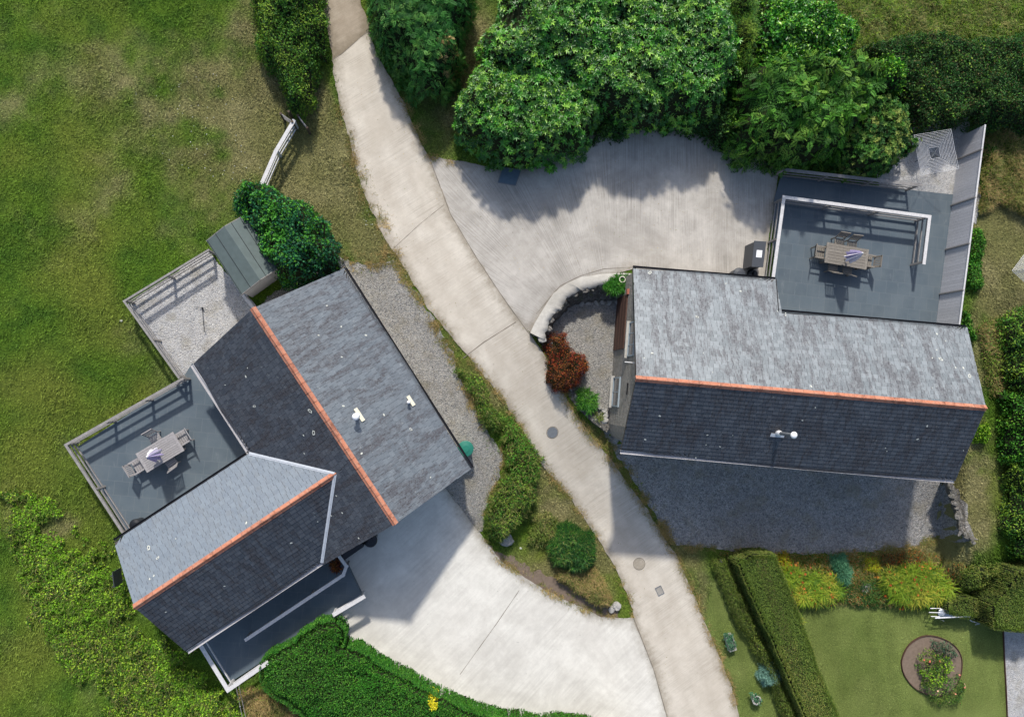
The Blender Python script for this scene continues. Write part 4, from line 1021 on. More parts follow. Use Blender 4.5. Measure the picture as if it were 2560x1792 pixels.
# retaining wall at the east end of the gravel drive
t = thing('retaining_wall', 'dark mossy stone wall holding the bank at the east end of the dark gravel', 'wall', G(2380, 1270))
rw = dens([(2352,1195),(2362,1225),(2372,1262),(2380,1290),(2386,1318),(2392,1334),(2408,1343),(2420,1352)], 4); n = len(rw); mb = MB(); vs = []; fs = []
for i, (x, y) in enumerate(rw):
    p = P3(x+14, y-2, -.45); b = G(x, y, -.25)
    vs += [p+Vector((.32+rr.uniform(-.05, .05), 0, -.1)), p+Vector((rr.uniform(-.05, .05), rr.uniform(-.04, .04), rr.uniform(-.07, .07))), b+Vector((rr.uniform(-.05, .05), 0, 0))]
    if i: fs += [(3*i-3, 3*i-2, 3*i+1, 3*i), (3*i-2, 3*i-1, 3*i+2, 3*i+1)]
mb.add(vs, fs); mb.build('stone_face', M['dstone'], t)
for k in range(14):
    x, y = rw[int(k*(n-1)/13)]; p = P3(x+15+rr.uniform(-4, 4), y+rr.uniform(-5, 5), -.43); s = rr.uniform(.1, .2)
    MB().rock(p, (s*.55, s*1.1, s*.35), 80+k).build('cap_stone', M['dstone'], t)
# loose stones
def stone(label, px, py, s, seed, mat='rock', grp=None, h=.5):
    c = G(px, py, s*h*.35); t = MB().rock(Vector((0, 0, 0)), (s, s*.75, s*h), seed).build('boulder', M[mat]); t.location = c; tag(t, label, 'stone', grp)
stone('flat grey slab stone upright at the tip of the dry grass bank', 1542, 1513, .24, 1, h=.9)
stone('pale tilted stone at the very end of the earth bank by the driveway', 1530, 1521, .2, 2, h=.8)
stone('large grey rounded boulder at the foot of the lane hedge', 1266, 1350, .36, 3, 'rock', h=.7)
stone('small white pebble on the brown soil below the lane hedge', 1302, 1370, .07, 4, 'lichen')
stone('grey angular rock among the flower border plants', 2165, 1468, .3, 5, h=.7)
stone('small white stone at the corner of the mossy wall', 2382, 1330, .11, 6, 'lichen')
stone('pale stone in the weeds at the field corner of the gravel pen', 303, 802, .07, 7, 'lichen')
stone('pale stone lying at the head of the clipped hedge row', 1805, 1400, .14, 8)
# ------------------------------------------------------------ foliage
UPV = np.array([0, 0, 1.0])
def nrm(a): return a/np.maximum(np.linalg.norm(a, axis=-1, keepdims=True), 1e-9)
def leaves(p, d, n, L, w, bend=.12, fold=.25):
    """p base, d direction, n leaf normal; folded quads of two faces joined along the midrib"""
    d = nrm(d); s = nrm(np.cross(d, n)); n = np.cross(s, d); L = L[:, None]; w = w[:, None]
    tip = p+d*L-n*L*bend; mid = p+d*L*.5+n*0
    a = mid+s*w*.5+n*w*fold; b = mid-s*w*.5+n*w*fold
    V = np.stack([p, a, tip, b], 1).reshape(-1, 3); k = np.arange(len(p))[:, None]*4
    F = np.concatenate([k+[0, 1, 2], k+[0, 2, 3]], 1).reshape(-1, 3)
    return V, F
def pal(cols): return np.array([lin(c) for c in cols])*1.3
PAL = {
 'laurel': pal([(50,100,32),(72,134,40),(94,152,46),(38,76,28),(118,160,56)]),
 'rhodo': pal([(52,114,30),(78,144,36),(40,90,26),(122,168,54),(66,114,36)]),
 'dark': pal([(38,74,34),(50,92,38),(30,58,28),(70,106,46)]),
 'fern': pal([(60,106,36),(78,130,44),(46,84,30),(106,144,56)]),
 'hydr': pal([(52,98,36),(72,118,40),(108,138,60),(44,82,34),(136,150,74)]),
 'hedgerow': pal([(54,96,36),(76,122,40),(102,136,44),(40,72,32),(120,146,52)]),
 'conifer': pal([(54,106,48),(68,122,54),(42,84,42),(92,136,64)]),
 'ash': pal([(34,84,56),(40,98,60),(28,66,48),(60,118,52),(74,138,44)]),
 'red': pal([(120,40,28),(142,60,34),(84,28,26),(156,92,42),(66,28,36),(96,62,32)]),
 'bright': pal([(50,110,30),(66,128,36),(40,86,28),(92,144,46),(58,104,36)]),
 'weed': pal([(104,150,36),(132,172,44),(76,118,32),(152,182,56),(62,98,32)]),
 'clip': pal([(88,110,44),(106,124,50),(72,94,38),(124,128,64)]),
 'box': pal([(86,106,42),(104,122,48),(66,84,34),(118,132,54)]),
 'brown': pal([(84,84,48),(66,72,40),(104,94,56),(60,80,38)]),
 'croc': pal([(108,136,36),(134,156,46),(86,116,34),(160,158,58)]),
 'lime': pal([(168,178,36),(150,168,40),(180,160,40)]),
 'orange': pal([(180,92,40),(156,76,38),(190,116,54)]),
 'yellow': pal([(206,196,40),(220,208,60)]),
 'sage': pal([(120,158,146),(104,142,128),(140,172,160)]),
 'teal': pal([(60,110,80),(50,94,66),(84,130,96)]),
 'rose': pal([(62,96,40),(84,120,44),(48,76,36),(112,132,54)]),
 'dry': pal([(168,146,98),(150,128,84),(128,118,72),(110,116,60)]),
 'grassy': pal([(104,120,50),(86,108,44),(122,128,64),(70,92,40),(136,132,78)]),
 'pink': pal([(226,150,130),(232,190,170),(214,110,100)]),
 'greygreen': pal([(70,96,74),(88,108,84),(56,80,60)]),
}
def pick(palette, X, Y, scale=.6, spread=.5):
    P_ = PAL[palette]; n = len(P_)
    t = (fbm(N1, X+13, Y, scale, 3)-.5)*1.6+.5+(RNG.random(X.shape)-.5)*spread*1.6
    i = np.clip((t*n).astype(int), 0, n-1)
    c = P_[i]; b = .72+.5*fbm(N3, X, Y+21, scale*1.7, 2)+.18*(RNG.random(X.shape)-.5)
    return c*b[:, None]
def rep(c, k): return np.repeat(c, k, axis=0)
def field(poly, Hc, er, la, ls, sq=1.0, res=.09, seed=0, holes=0):
    """height of a planting over its footprint on a fine grid"""
    pa = np.array(poly); x0, y0 = pa.min(0)-.1; x1, y1 = pa.max(0)+.1
    xs = np.arange(x0, x1, res); ys = np.arange(y0, y1, res); X, Y = np.meshgrid(xs, ys)
    wob = (fbm(N2, X+seed*9, Y, .9, 4)-.5)*1.3*min(.9, er)+(fbm(N3, X+seed*9, Y, .3, 2)-.5)*.35*min(.6, er)
    wob = wob+(.18 if er >= .8 else .04)
    if sq > 1: wob = (wob-.1)*.42
    if holes: wob = wob-holes*ss(.48, .62, fbm(N1, X-17, Y+seed, .85, 4))
    D = dpoly(X, Y, poly)*np.where(inpoly(X, Y, poly), 1, -1)+wob
    q = np.clip(D/er, 0, 1); prof = (1-(1-q)**2)**.5 if sq == 1.0 else np.minimum(1, (1-(1-q)**2)**.5*sq)
    h = Hc*prof+la*(fbm(N1, X+seed*5, Y, ls, 3)-.5)*2*np.sqrt(q)
    h = np.where(D > 0, np.maximum(h, .03), -1)
    return xs, ys, X, Y, h, D
def canopy(name, label, cat, px, Hc, er=.8, la=.3, ls=1.0, mode='leaf', dens=260, L=.11, w=.05, palette='dark', mat='leaf', seed=0, zmid=.45, group=None, sq=1.0,
           trunk=True, depth=.22, cscale=.6, extra=None, spread=.5, stuff=False, zbase=None, pts=None, up=.35, part='foliage', holes=0):
    cx = sum(p[0] for p in px)/len(px); cy = sum(p[1] for p in px)/len(px)
    zb = GZ(cx, cy) if zbase is None else zbase
    poly = [P(x, y, zb+Hc*zmid) for x, y in px]
    xs, ys, X, Y, h, D = field(poly, Hc, er, la, ls, sq, seed=seed, holes=holes)
    base = T(X, Y) if zbase is None else np.full(X.shape, zbase)
    base = np.maximum(base, zb-1.2)
    Z = base+h; gy, gx = np.gradient(np.where(h < 0, 0, h), .09)
    ok = h > .04; wgt = np.where(ok, np.minimum(np.sqrt(1+gx**2+gy**2), 3.0 if sq == 1 else 7.0), 0).ravel(); area = wgt.sum()*.0081
    cen = (float(X[ok].mean()), float(Y[ok].mean())); loc = Vector((cen[0], cen[1], float(T(*cen)) if zbase is None else zbase))
    if stuff: root = None
    else: root = thing(name, label, cat, loc, 0, group)
    Vs, Fs, Cs = [], [], []; off = 0
    def put(V, F, C):
        nonlocal off
        Vs.append(V); Fs.append(F+off); Cs.append(C); off += len(V)
    def sample(k):
        i = RNG.choice(X.size, k, p=wgt/wgt.sum()); p = np.stack([X.ravel()[i], Y.ravel()[i], Z.ravel()[i]], 1)
        p[:, :2] += (RNG.random((k, 2))-.5)*.1
        n = nrm(np.stack([-gx.ravel()[i], -gy.ravel()[i], np.full(k, .75)], 1))
        lo = base.ravel()[i]
        side = np.clip(1-n[:, 2]*1.3, 0, 1)
        if sq > 1: side = side*0
        p[:, 2] -= side*RNG.random(k)*(p[:, 2]-lo)*.85
        return p, n, i
    def do(mode, dens, L, w, palette, only=None, depth=depth):
        k = int(area*dens)
        if k < 3: return
        p, n, ii = sample(k)
        if only is not None:
            m = only(p); p, n = p[m], n[m]; k = len(p)
            if k < 1: return
        dep = RNG.random(k)**1.5*depth; p = p-n*dep[:, None]
        rnd = nrm(RNG.normal(size=(k, 3)))
        if mode == 'leaf':
            d = nrm(np.cross(n, rnd)+n*.35+UPV*up*RNG.random((k, 1))); nn = nrm(n+(.35 if sq == 1 else 1.2)*UPV+(.7 if sq == 1 else .55)*rnd)
            V, F = leaves(p, d, nn, L*(.6+.8*RNG.random(k)), w*(.6+.8*RNG.random(k))); C = rep(pick(palette, p[:, 0], p[:, 1], cscale, spread), 4); put(V, F, C)
        elif mode == 'rosette':
            r = 7; a = nrm(n+UPV*.9+rnd*.35); t1 = nrm(np.cross(a, rnd)); t2 = np.cross(a, t1)
            col = pick(palette, p[:, 0], p[:, 1], cscale, spread); cs = .8+.4*RNG.random(k)
            for q in range(r):
                an = 2*math.pi*q/r+RNG.random(k)*.5; el = (.05+.75*RNG.random(k)); d = (t1*np.cos(an)[:, None]+t2*np.sin(an)[:, None])*np.cos(el)[:, None]+a*np.sin(el)[:, None]
                nn = a-(a*d).sum(1)[:, None]*d
                V, F = leaves(p, d, nn, L*cs*(.8+.4*RNG.random(k)), w*cs, .18); put(V, F, rep(col*(.85+.3*RNG.random((k, 1))), 4))
        elif mode == 'frond':
            t1 = nrm(np.cross(n, rnd)); ax = nrm(t1+n*.55); col = pick(palette, p[:, 0], p[:, 1], cscale, spread); LL = L*(.7+.5*RNG.random(k)); s = nrm(np.cross(ax, n)); nn = nrm(np.cross(s, ax))
            m = 7
            for q in range(m):
                f = (q+1)/m; b = p+ax*(LL*f)[:, None]-UPV*(LL*f**2*.35)[:, None]; lw = w*(1-.45*abs(f-.45)*2)
                for sg in (-1, 1):
                    V, F = leaves(b, s*sg+ax*.45, nn, lw*(.9+.3*RNG.random(k)), np.full(k, w*.34), .1, .1); put(V, F, rep(col*(.9+.25*RNG.random((k, 1))), 4))
        elif mode == 'blade':
            az = RNG.random(k)*2*math.pi; le = .35+.55*RNG.random(k)
            d = np.stack([np.cos(az)*le, np.sin(az)*le, np.full(k, .8)], 1); d = nrm(d+n*.3); LL = L*(.6+.8*RNG.random(k)); s = nrm(np.cross(d, UPV))
            p2 = p+d*(LL*.55)[:, None]; d2 = nrm(d*[1, 1, .15]+[0, 0, -.12]); p3 = p2+d2*(LL*.5)[:, None]; ww = (w*(.7+.6*RNG.random(k)))[:, None]
            V = np.stack([p-s*ww/2, p+s*ww/2, p2+s*ww*.4, p2-s*ww*.4, p3], 1).reshape(-1, 3); q = np.arange(k)[:, None]*5
            F = np.concatenate([q+[0, 1, 2], q+[0, 2, 3], q+[3, 2, 4]], 1).reshape(-1, 3); put(V, F, rep(pick(palette, p[:, 0], p[:, 1], cscale, spread), 5))
        elif mode == 'tuft':                    # clumps of arching straps
            r = 16; col = pick(palette, p[:, 0], p[:, 1], cscale, spread); a0 = RNG.random(k)*6.28
            for q in range(r):
                an = a0+2*math.pi*q/r+RNG.random(k)*.4; le = .35+.5*RNG.random(k); d = nrm(np.stack([np.cos(an)*le, np.sin(an)*le-.12, np.full(k, .9)], 1)); LL = L*(.6+.7*RNG.random(k)); s = nrm(np.cross(d, UPV)); ww = (w*(.7+.6*RNG.random(k)))[:, None]
                p2 = p+d*(LL*.5)[:, None]; d2 = nrm(d*[1, 1, .3]); p3 = p2+d2*(LL*.4)[:, None]; d3 = nrm(d*[1, 1, -.5]); p4 = p3+d3*(LL*.35)[:, None]
                V = np.stack([p-s*ww/2, p+s*ww/2, p2+s*ww/2, p2-s*ww/2, p3+s*ww*.4, p3-s*ww*.4, p4], 1).reshape(-1, 3); i7 = np.arange(k)[:, None]*7
                F = np.concatenate([i7+[0, 1, 2], i7+[0, 2, 3], i7+[3, 2, 4], i7+[3, 4, 5], i7+[5, 4, 6]], 1).reshape(-1, 3); put(V, F, rep(col*(.8+.4*RNG.random((k, 1))), 7))
    do(mode, dens, L, w, palette)
    if sq > 1:                                # the near-vertical sides of a clipped hedge
        c = np.flatnonzero(((D > 0) & (D < .2)).ravel()); dy, dx = np.gradient(D, .09); k = int(len(c)*.0081*dens*2.0*Hc)
        i = RNG.choice(c, k); o = -nrm(np.stack([dx.ravel()[i], dy.ravel()[i], np.zeros(k)], 1)); p = np.stack([X.ravel()[i], Y.ravel()[i], base.ravel()[i]+RNG.random(k)**.7*(Hc-.04)], 1)
        p = p+o*(D.ravel()[i]*.8+.03*RNG.random(k))[:, None]; rnd = nrm(RNG.normal(size=(k, 3))); n_ = nrm(o+UPV*.5+.8*rnd)
        V, F = leaves(p, nrm(o+rnd*.8), n_, L*(.6+.8*RNG.random(k)), w*(.6+.8*RNG.random(k))); put(V, F, rep(pick(palette, p[:, 0], p[:, 1], cscale*.5, .9)*.85, 4))
    for e in (extra or []): do(*e)
    # dark sheet painting the inner shade; hides the ground between the leaves
    if Hc > .75:
        st = 3 if sq == 1 else 1; hs = h[::st, ::st]; Xs, Ys = X[::st, ::st], Y[::st, ::st]; Bs = base[::st, ::st]; okc = (D[::st, ::st] > -.02) if sq > 1 else (D[::st, ::st] > .06)
        idx = -np.ones(hs.shape, int); idx[okc] = np.arange(okc.sum()); zz = Bs+np.where(D[::st, ::st] < .07, 0, 1)*np.maximum(.02, hs-np.minimum(.34 if sq == 1 else .12, .42*hs)-.03*RNG.random(hs.shape))
        Vc = np.stack([Xs[okc], Ys[okc], zz[okc]], 1)
        q = np.stack([idx[:-1, :-1], idx[:-1, 1:], idx[1:, 1:], idx[1:, :-1]], -1).reshape(-1, 4); q = q[(q >= 0).all(1)]
        if len(q):
            me = np_mesh('shade_sheet', Vc, q); 
            if root: link('shade_core', me, M['core'], root)
            else: me_core = me
    V = np.concatenate(Vs); F = np.concatenate(Fs); C = np.concatenate(Cs)
    me = np_mesh(name, V, F, C)
    if root: link(part, me, M[mat], root)
    else:
        o = link(name, me, M[mat]); tag(o, label, cat, kind='stuff')
        if Hc > .75 and len(q):
            me_core.transform(Matrix.Identity(4)); link('shade_mass', me_core, M['core'], o)
        return o
    if trunk:
        tb = MB(); zt = loc.z+Hc*.72
        r0 = .05+.03*Hc; tb.cyl((loc.x, loc.y, loc.z-.3), (loc.x+.1, loc.y, loc.z+Hc*.4), r0*1.4, r0, 10)
        for k in range(5):
            an = k*1.3+seed; e = Vector((loc.x+math.cos(an)*Hc*.22, loc.y+math.sin(an)*Hc*.22, zt-.2*(k % 2))); tb.cyl((loc.x+.1, loc.y, loc.z+Hc*.36), e, r0*.6, r0*.25, 7)
        tb.build('trunk', M['bark'], root)
    return root
CAN = canopy
CAN('hedgerow_shrub', 'broad tangled hedgerow shrub on the field side of the lane, ending at the small gate', 'shrub', [(640,-60),(700,-80),(800,-60),(812,40),(815,120),(800,180),(775,215),(778,262),(752,285),(722,278),(700,230),(672,180),(650,110),(628,40)],
    1.9, .8, .45, .9, 'leaf', 520, .10, .055, 'hedgerow', seed=1, cscale=.9)
CAN('cypress_hedge', 'feathery green conifer beside the lane with a rusty brown dead patch', 'conifer', [(905,-60),(1060,-80),(1185,-60),(1178,30),(1150,90),(1148,150),(1140,195),(1100,232),(1050,225),(1015,190),(985,150),(955,100),(925,50)],
    3.0, 1.0, .5, 1.1, 'frond', 120, .30, .10, 'conifer', seed=2, extra=[('leaf', 260, .09, .035, 'conifer'), ('frond', 130, .22, .07, 'dry', lambda p: np.hypot(p[:, 0]-P(1125, 170, 2)[0], (p[:, 1]-P(1125, 150, 2)[1])*.6) < .48)])
RH = 'large shrubs bordering the brushed yard'
CAN('cherry_laurel', 'bright green glossy shrub mound bulging over the yard beside the blue cover', 'shrub', [(1160,215),(1210,170),(1290,160),(1400,180),(1475,230),(1490,290),(1480,350),(1440,385),(1380,400),(1320,408),(1250,405),(1195,375),(1160,330),(1145,270)],
    2.9, 1.1, .45, 1.0, 'rosette', 46, .17, .062, 'rhodo', 'leaf_gloss', 3, group=RH, extra=[('leaf', 180, .10, .045, 'laurel')])
CAN('cherry_laurel', 'widest glossy green shrub filling the top middle of the picture above the yard', 'shrub', [(1270,-40),(1420,-70),(1640,-70),(1790,-30),(1830,40),(1850,120),(1850,210),(1790,280),(1660,312),(1560,315),(1480,285),(1380,240),(1270,230),(1200,190),(1215,110),(1245,40)],
    3.5, 1.5, .7, 1.5, 'rosette', 46, .17, .062, 'rhodo', 'leaf_gloss', 4, group=RH, extra=[('leaf', 170, .10, .045, 'laurel')])
CAN('sycamore_bush', 'shiny blue-green leafy bush at the top right of the shrub row beside the rough grass', 'shrub', [(1868,20),(1950,0),(2040,12),(2095,55),(2120,120),(2110,180),(2040,215),(1960,220),(1880,205),(1850,110)],
    3.3, 1.2, .5, .9, 'leaf', 430, .15, .10, 'rhodo', 'leaf_gloss', 5, group=RH)
CAN('broom_bush', 'dull feathery bush wedged between the wide glossy shrub and the blue-green bush', 'shrub', [(1800,0),(1870,-10),(1885,60),(1880,130),(1860,200),(1830,210),(1815,120)], 2.9, .6, .3, .6, 'blade', 900, .22, .016, 'hedgerow', seed=6, group=RH)
CAN('ivy_shrub', 'low ivy covered shrub spilling onto the shaded edge of the brushed yard', 'shrub', [(1470,270),(1560,255),(1700,240),(1830,250),(1880,300),(1870,370),(1820,360),(1760,345),(1700,318),(1640,322),(1600,318),(1545,345),(1490,350)],
    1.5, .7, .35, .8, 'leaf', 420, .10, .08, 'dark', seed=7, group=RH)
CAN('rowan_tree', 'dark leafy tree with feathery fronds above the patio railing', 'tree', [(1840,170),(1950,145),(2060,155),(2160,170),(2190,240),(2150,290),(2120,350),(2090,400),(2010,415),(1930,405),(1860,385),(1830,330),(1835,250)],
    3.4, 1.2, .7, 1.0, 'frond', 60, .42, .15, 'fern', seed=8, group=RH, extra=[('leaf', 220, .11, .06, 'dark')])
CAN('hydrangea_bush', 'yellowish flowering bush overhanging the railing beside the clothes airer', 'shrub', [(2130,255),(2195,250),(2250,268),(2272,320),(2262,380),(2225,415),(2170,438),(2110,430),(2085,380),(2100,310)],
    2.4, .9, .4, .5, 'rosette', 75, .13, .06, 'hydr', seed=9, group=RH, extra=[('leaf', 200, .09, .05, 'dark')])
CAN('sapling', 'light green young tree crown behind the yellowish bush', 'tree', [(2130,160),(2200,150),(2240,190),(2235,240),(2180,260),(2130,230)], 3.0, .6, .3, .5, 'leaf', 330, .14, .09, 'rhodo', seed=10, group=RH)
CAN('mixed_hedge', 'long dark brownish hedge across the top right corner above the clothes airer', 'hedge', [(2130,130),(2230,105),(2400,100),(2560,95),(2680,90),(2680,330),(2560,335),(2480,322),(2400,312),(2330,325),(2290,330),(2250,260),(2170,190)],
    2.1, .8, .45, .8, 'leaf', 520, .09, .06, 'dark', seed=11, extra=[('leaf', 120, .09, .05, 'brown'), ('leaf', 60, .1, .07, 'hedgerow')])
CAN('ash_tree', 'round bluish green tree overhanging the shed roof and the dry verge', 'tree', [(612,470),(660,462),(705,500),(760,525),(800,560),(838,620),(842,660),(800,700),(750,712),(700,712),(668,672),(645,620),(610,560),(594,510)],
    3.0, 1.0, .55, .8, 'leaf', 470, .125, .075, 'ash', seed=12, extra=[('leaf', 60, .14, .085, 'bright')])
CAN('red_maple', 'rusty red shrub at the corner of the sunk gravel court beside the lane', 'shrub', [(1372,836),(1412,832),(1432,866),(1470,880),(1478,918),(1452,956),(1422,980),(1388,982),(1364,960),(1356,905),(1360,866)],
    1.2, .5, .28, .4, 'leaf', 900, .07, .03, 'red', seed=13, zbase=-1.0, cscale=.4)
CAN('court_fern', 'bright green leafy clump on the low stone wall beside the red shrub', 'fern', [(1445,975),(1470,968),(1490,990),(1492,1020),(1470,1035),(1450,1018),(1440,995)], .45, .3, .1, .3, 'blade', 900, .22, .02, 'bright', zbase=-.95, trunk=False, seed=14)
CAN('court_weed', 'small yellowish weed between stones at the house end of the low wall', 'weed', [(1488,1025),(1508,1030),(1512,1052),(1495,1060),(1482,1045)], .25, .2, .05, .3, 'blade', 700, .12, .015, 'grassy', zbase=-.95, trunk=False, seed=15)
CAN('wall_plant', 'vivid green plant trailing over the curved wall by the cottage gutter', 'plant', [(1520,705),(1540,692),(1566,690),(1572,712),(1560,728),(1530,732),(1512,722)], .35, .25, .1, .3, 'blade', 1300, .18, .025, 'bright', zbase=-.05, trunk=False, seed=16)
CAN('wall_fern', 'sparse dark fern growing from the face of the curved wall', 'fern', [(1452,722),(1475,720),(1478,740),(1462,748),(1450,738)], .2, .2, .05, .3, 'frond', 60, .3, .05, 'grassy', zbase=-.3, trunk=False, seed=17)
LH = 'shrubs in the strip between the lane and the gravel bed'
for i, (px, Hh, lab, pl, d_) in enumerate([
    ([(1140,925),(1168,920),(1200,950),(1225,985),(1235,1020),(1250,1050),(1238,1075),(1212,1055),(1190,1015),(1165,975)], .8, 'thin low hedge shrub at the narrow upper end of the lane hedge', 'hedgerow', 560),
    ([(1245,1035),(1285,1045),(1310,1080),(1340,1120),(1358,1165),(1350,1210),(1310,1230),(1275,1200),(1262,1150),(1268,1105),(1248,1072)], 1.2, 'thick green shrub in the middle of the lane hedge level with the iron cover', 'laurel', 560),
    ([(1265,1180),(1310,1190),(1345,1200),(1340,1250),(1315,1290),(1290,1330),(1250,1350),(1218,1345),(1212,1300),(1232,1240)], 1.3, 'green shrub at the lower bend of the lane hedge beside the driveway corner', 'hedgerow', 560),
    ([(1325,1280),(1370,1275),(1400,1300),(1395,1345),(1360,1370),(1325,1350)], .7, 'small mixed weedy shrub between the hedge and the round dark bush', 'grassy', 500)]):
    CAN('lane_shrub', lab, 'shrub', px, Hh*.85, .6, .36, .42, 'leaf', d_*.85, .085, .045, pl, seed=20+i, group=LH, cscale=.45, zmid=.5, extra=[('blade', 240, .22, .014, 'grassy'), ('leaf', 70, .08, .04, 'brown')])
CAN('broom_clump', 'round dark green spiky bush on the earth bank beside the lane', 'shrub', [(1385,1330),(1420,1308),(1460,1318),(1485,1350),(1488,1395),(1465,1425),(1420,1430),(1385,1405),(1368,1370)], 1.0, .6, .4, .35, 'blade', 1300, .24, .022, 'dark', seed=25, extra=[('blade', 300, .2, .02, 'bright'), ('blade', 220, .26, .016, 'grassy')])
CAN('bank_grass', 'dry yellow grass capping the stone bank tip between lane and driveway', 'grass', [(1385,1415),(1450,1425),(1485,1420),(1505,1455),(1530,1500),(1535,1520),(1500,1515),(1460,1490),(1420,1460),(1385,1440)], .55, .3, .15, .4, 'blade', 1500, .16, .014, 'dry', trunk=False, seed=26, extra=[('blade', 700, .14, .014, 'grassy')])
CAN('laurel_hedge', 'large bright green clipped hedge along the bottom edge beside the driveway', 'hedge', [(665,1640),(740,1595),(800,1545),(845,1542),(868,1568),(862,1600),(920,1632),(990,1668),(1070,1712),(1140,1748),(1240,1785),(1350,1815),(1600,1850),(1500,2000),(1000,2000),(860,1860),(800,1800),(740,1745),(680,1715),(660,1680)],
    1.7, .8, .2, .6, 'leaf', 1300, .068, .036, 'bright', 'leaf', 30, sq=1.25, cscale=1.2, spread=.7, up=.8, extra=[('leaf', 900, .09, .055, 'yellow', lambda p: (np.hypot(p[:, 0]-P(1083, 1735, 0)[0], (p[:, 1]-P(1083, 1735, 0)[1])*.6) < .19) | (np.hypot(p[:, 0]-P(878, 1598, 0)[0], p[:, 1]-P(878, 1598, 0)[1]) < .09) | (np.hypot(p[:, 0]-P(1330, 1785, 0)[0], p[:, 1]-P(1330, 1785, 0)[1]) < .15), .02)])
CAN('bramble_patch', 'bright leafy brambles and weeds spreading from the field round the wing gable', 'brambles', [(40,1235),(110,1260),(150,1300),(200,1360),(290,1372),(340,1530),(420,1600),(500,1640),(560,1730),(610,1750),(740,1900),(420,1900),(300,1800),(230,1720),(160,1640),(100,1560),(70,1470),(40,1390),(0,1320),(0,1230)],
    .34, .9, .28, .5, 'leaf', 700, .088, .058, 'weed', seed=31, stuff=True, cscale=.6, spread=.3, holes=.9, up=.1, extra=[('blade', 260, .22, .014, 'grassy'), ('leaf', 90, .09, .05, 'brown')])
CAN('rough_verge', 'tangled brown and green undergrowth below the terrace corner', 'undergrowth', [(600,1720),(700,1735),(790,1810),(860,1870),(760,1900),(620,1900)], .4, .4, .2, .5, 'blade', 900, .28, .014, 'dry', seed=32, stuff=True, extra=[('leaf', 200, .07, .04, 'weed')])
RT = 'hedge shrubs down the right edge'
for i, (px, Hh) in enumerate([([(2515,800),(2560,780),(2680,770),(2680,1000),(2570,1010),(2535,980),(2508,900)], 1.5), ([(2510,980),(2570,990),(2680,990),(2680,1180),(2580,1190),(2540,1150),(2522,1060)], 1.6), ([(2520,1160),(2580,1170),(2680,1170),(2680,1410),(2560,1400),(2535,1340),(2525,1240)], 1.5)]):
    CAN('boundary_shrub', ['upper of three green shrubs down the right edge, beside the cottage roof', 'middle green shrub of the three down the right edge', 'lowest green shrub of the three down the right edge, above the clipped hedge'][i], 'shrub', px, Hh, .9, .6, .6, 'leaf', 420, .10, .06, 'hedgerow' if i != 1 else 'laurel', seed=35+i, group=RT)
CAN('fern_bank', 'tall rough grass bank across the top right corner with a spot of yellow gorse', 'grass', [(2070,-60),(2680,-60),(2680,110),(2400,115),(2220,120),(2130,130),(2100,60),(2030,10)], .45, .5, .25, .7, 'blade', 620, .30, .016, 'grassy', seed=40, stuff=True, extra=[('blade', 260, .25, .016, 'weed'), ('leaf', 60, .1, .05, 'brown')])
CAN('gorse', 'small yellow flowering gorse at the top right edge', 'shrub', [(2355,-5),(2372,-8),(2378,20),(2365,32),(2352,20)], .7, .3, .1, .3, 'leaf', 900, .07, .04, 'lime', trunk=False, seed=41)
CAN('fence_weeds', 'brown scrub and rough grass behind the tall board fence', 'undergrowth', [(2475,320),(2680,320),(2680,560),(2560,545),(2500,500),(2452,530),(2452,430)], .5, .4, .3, .6, 'blade', 600, .26, .014, 'dry', seed=42, stuff=True, extra=[('leaf', 220, .08, .045, 'hedgerow'), ('blade', 250, .24, .014, 'grassy')])
CAN('lawn_edge_weeds', 'rough green and brown undergrowth between cottage and right edge hedge', 'undergrowth', [(2440,815),(2500,790),(2530,870),(2520,960),(2480,1000),(2462,900)], .35, .3, .2, .5, 'leaf', 420, .08, .045, 'hedgerow', seed=43, stuff=True, extra=[('blade', 400, .2, .014, 'dry')])
FP = 'green plants along the outside of the board fence'
for i, px in enumerate([[(2430,575),(2455,572),(2462,610),(2450,650),(2425,655),(2422,610)], [(2422,655),(2450,650),(2452,690),(2455,720),(2420,720),(2415,690)], [(2465,365),(2490,362),(2492,390),(2478,402),(2462,390)], [(2408,780),(2425,775),(2430,820),(2440,850),(2415,850),(2408,820)]]):
    CAN('fence_plant', ['upper leafy green plant on the far side of the board fence, by the dry lawn', 'lower leafy green plant on the far side of the board fence', 'small green plant outside the fence level with the clothes airer', 'low green plant at the cottage corner of the board fence'][i], 'plant', px, .5, .3, .12, .3, 'leaf', 700, .09, .06, 'bright', trunk=False, seed=45+i, group=FP)
CAN('gable_plant', 'light green plant against the east gable of the stone cottage', 'plant', [(2440,1068),(2462,1060),(2472,1085),(2462,1105),(2442,1100)], .5, .3, .1, .3, 'leaf', 600, .12, .07, 'weed', trunk=False, seed=50)
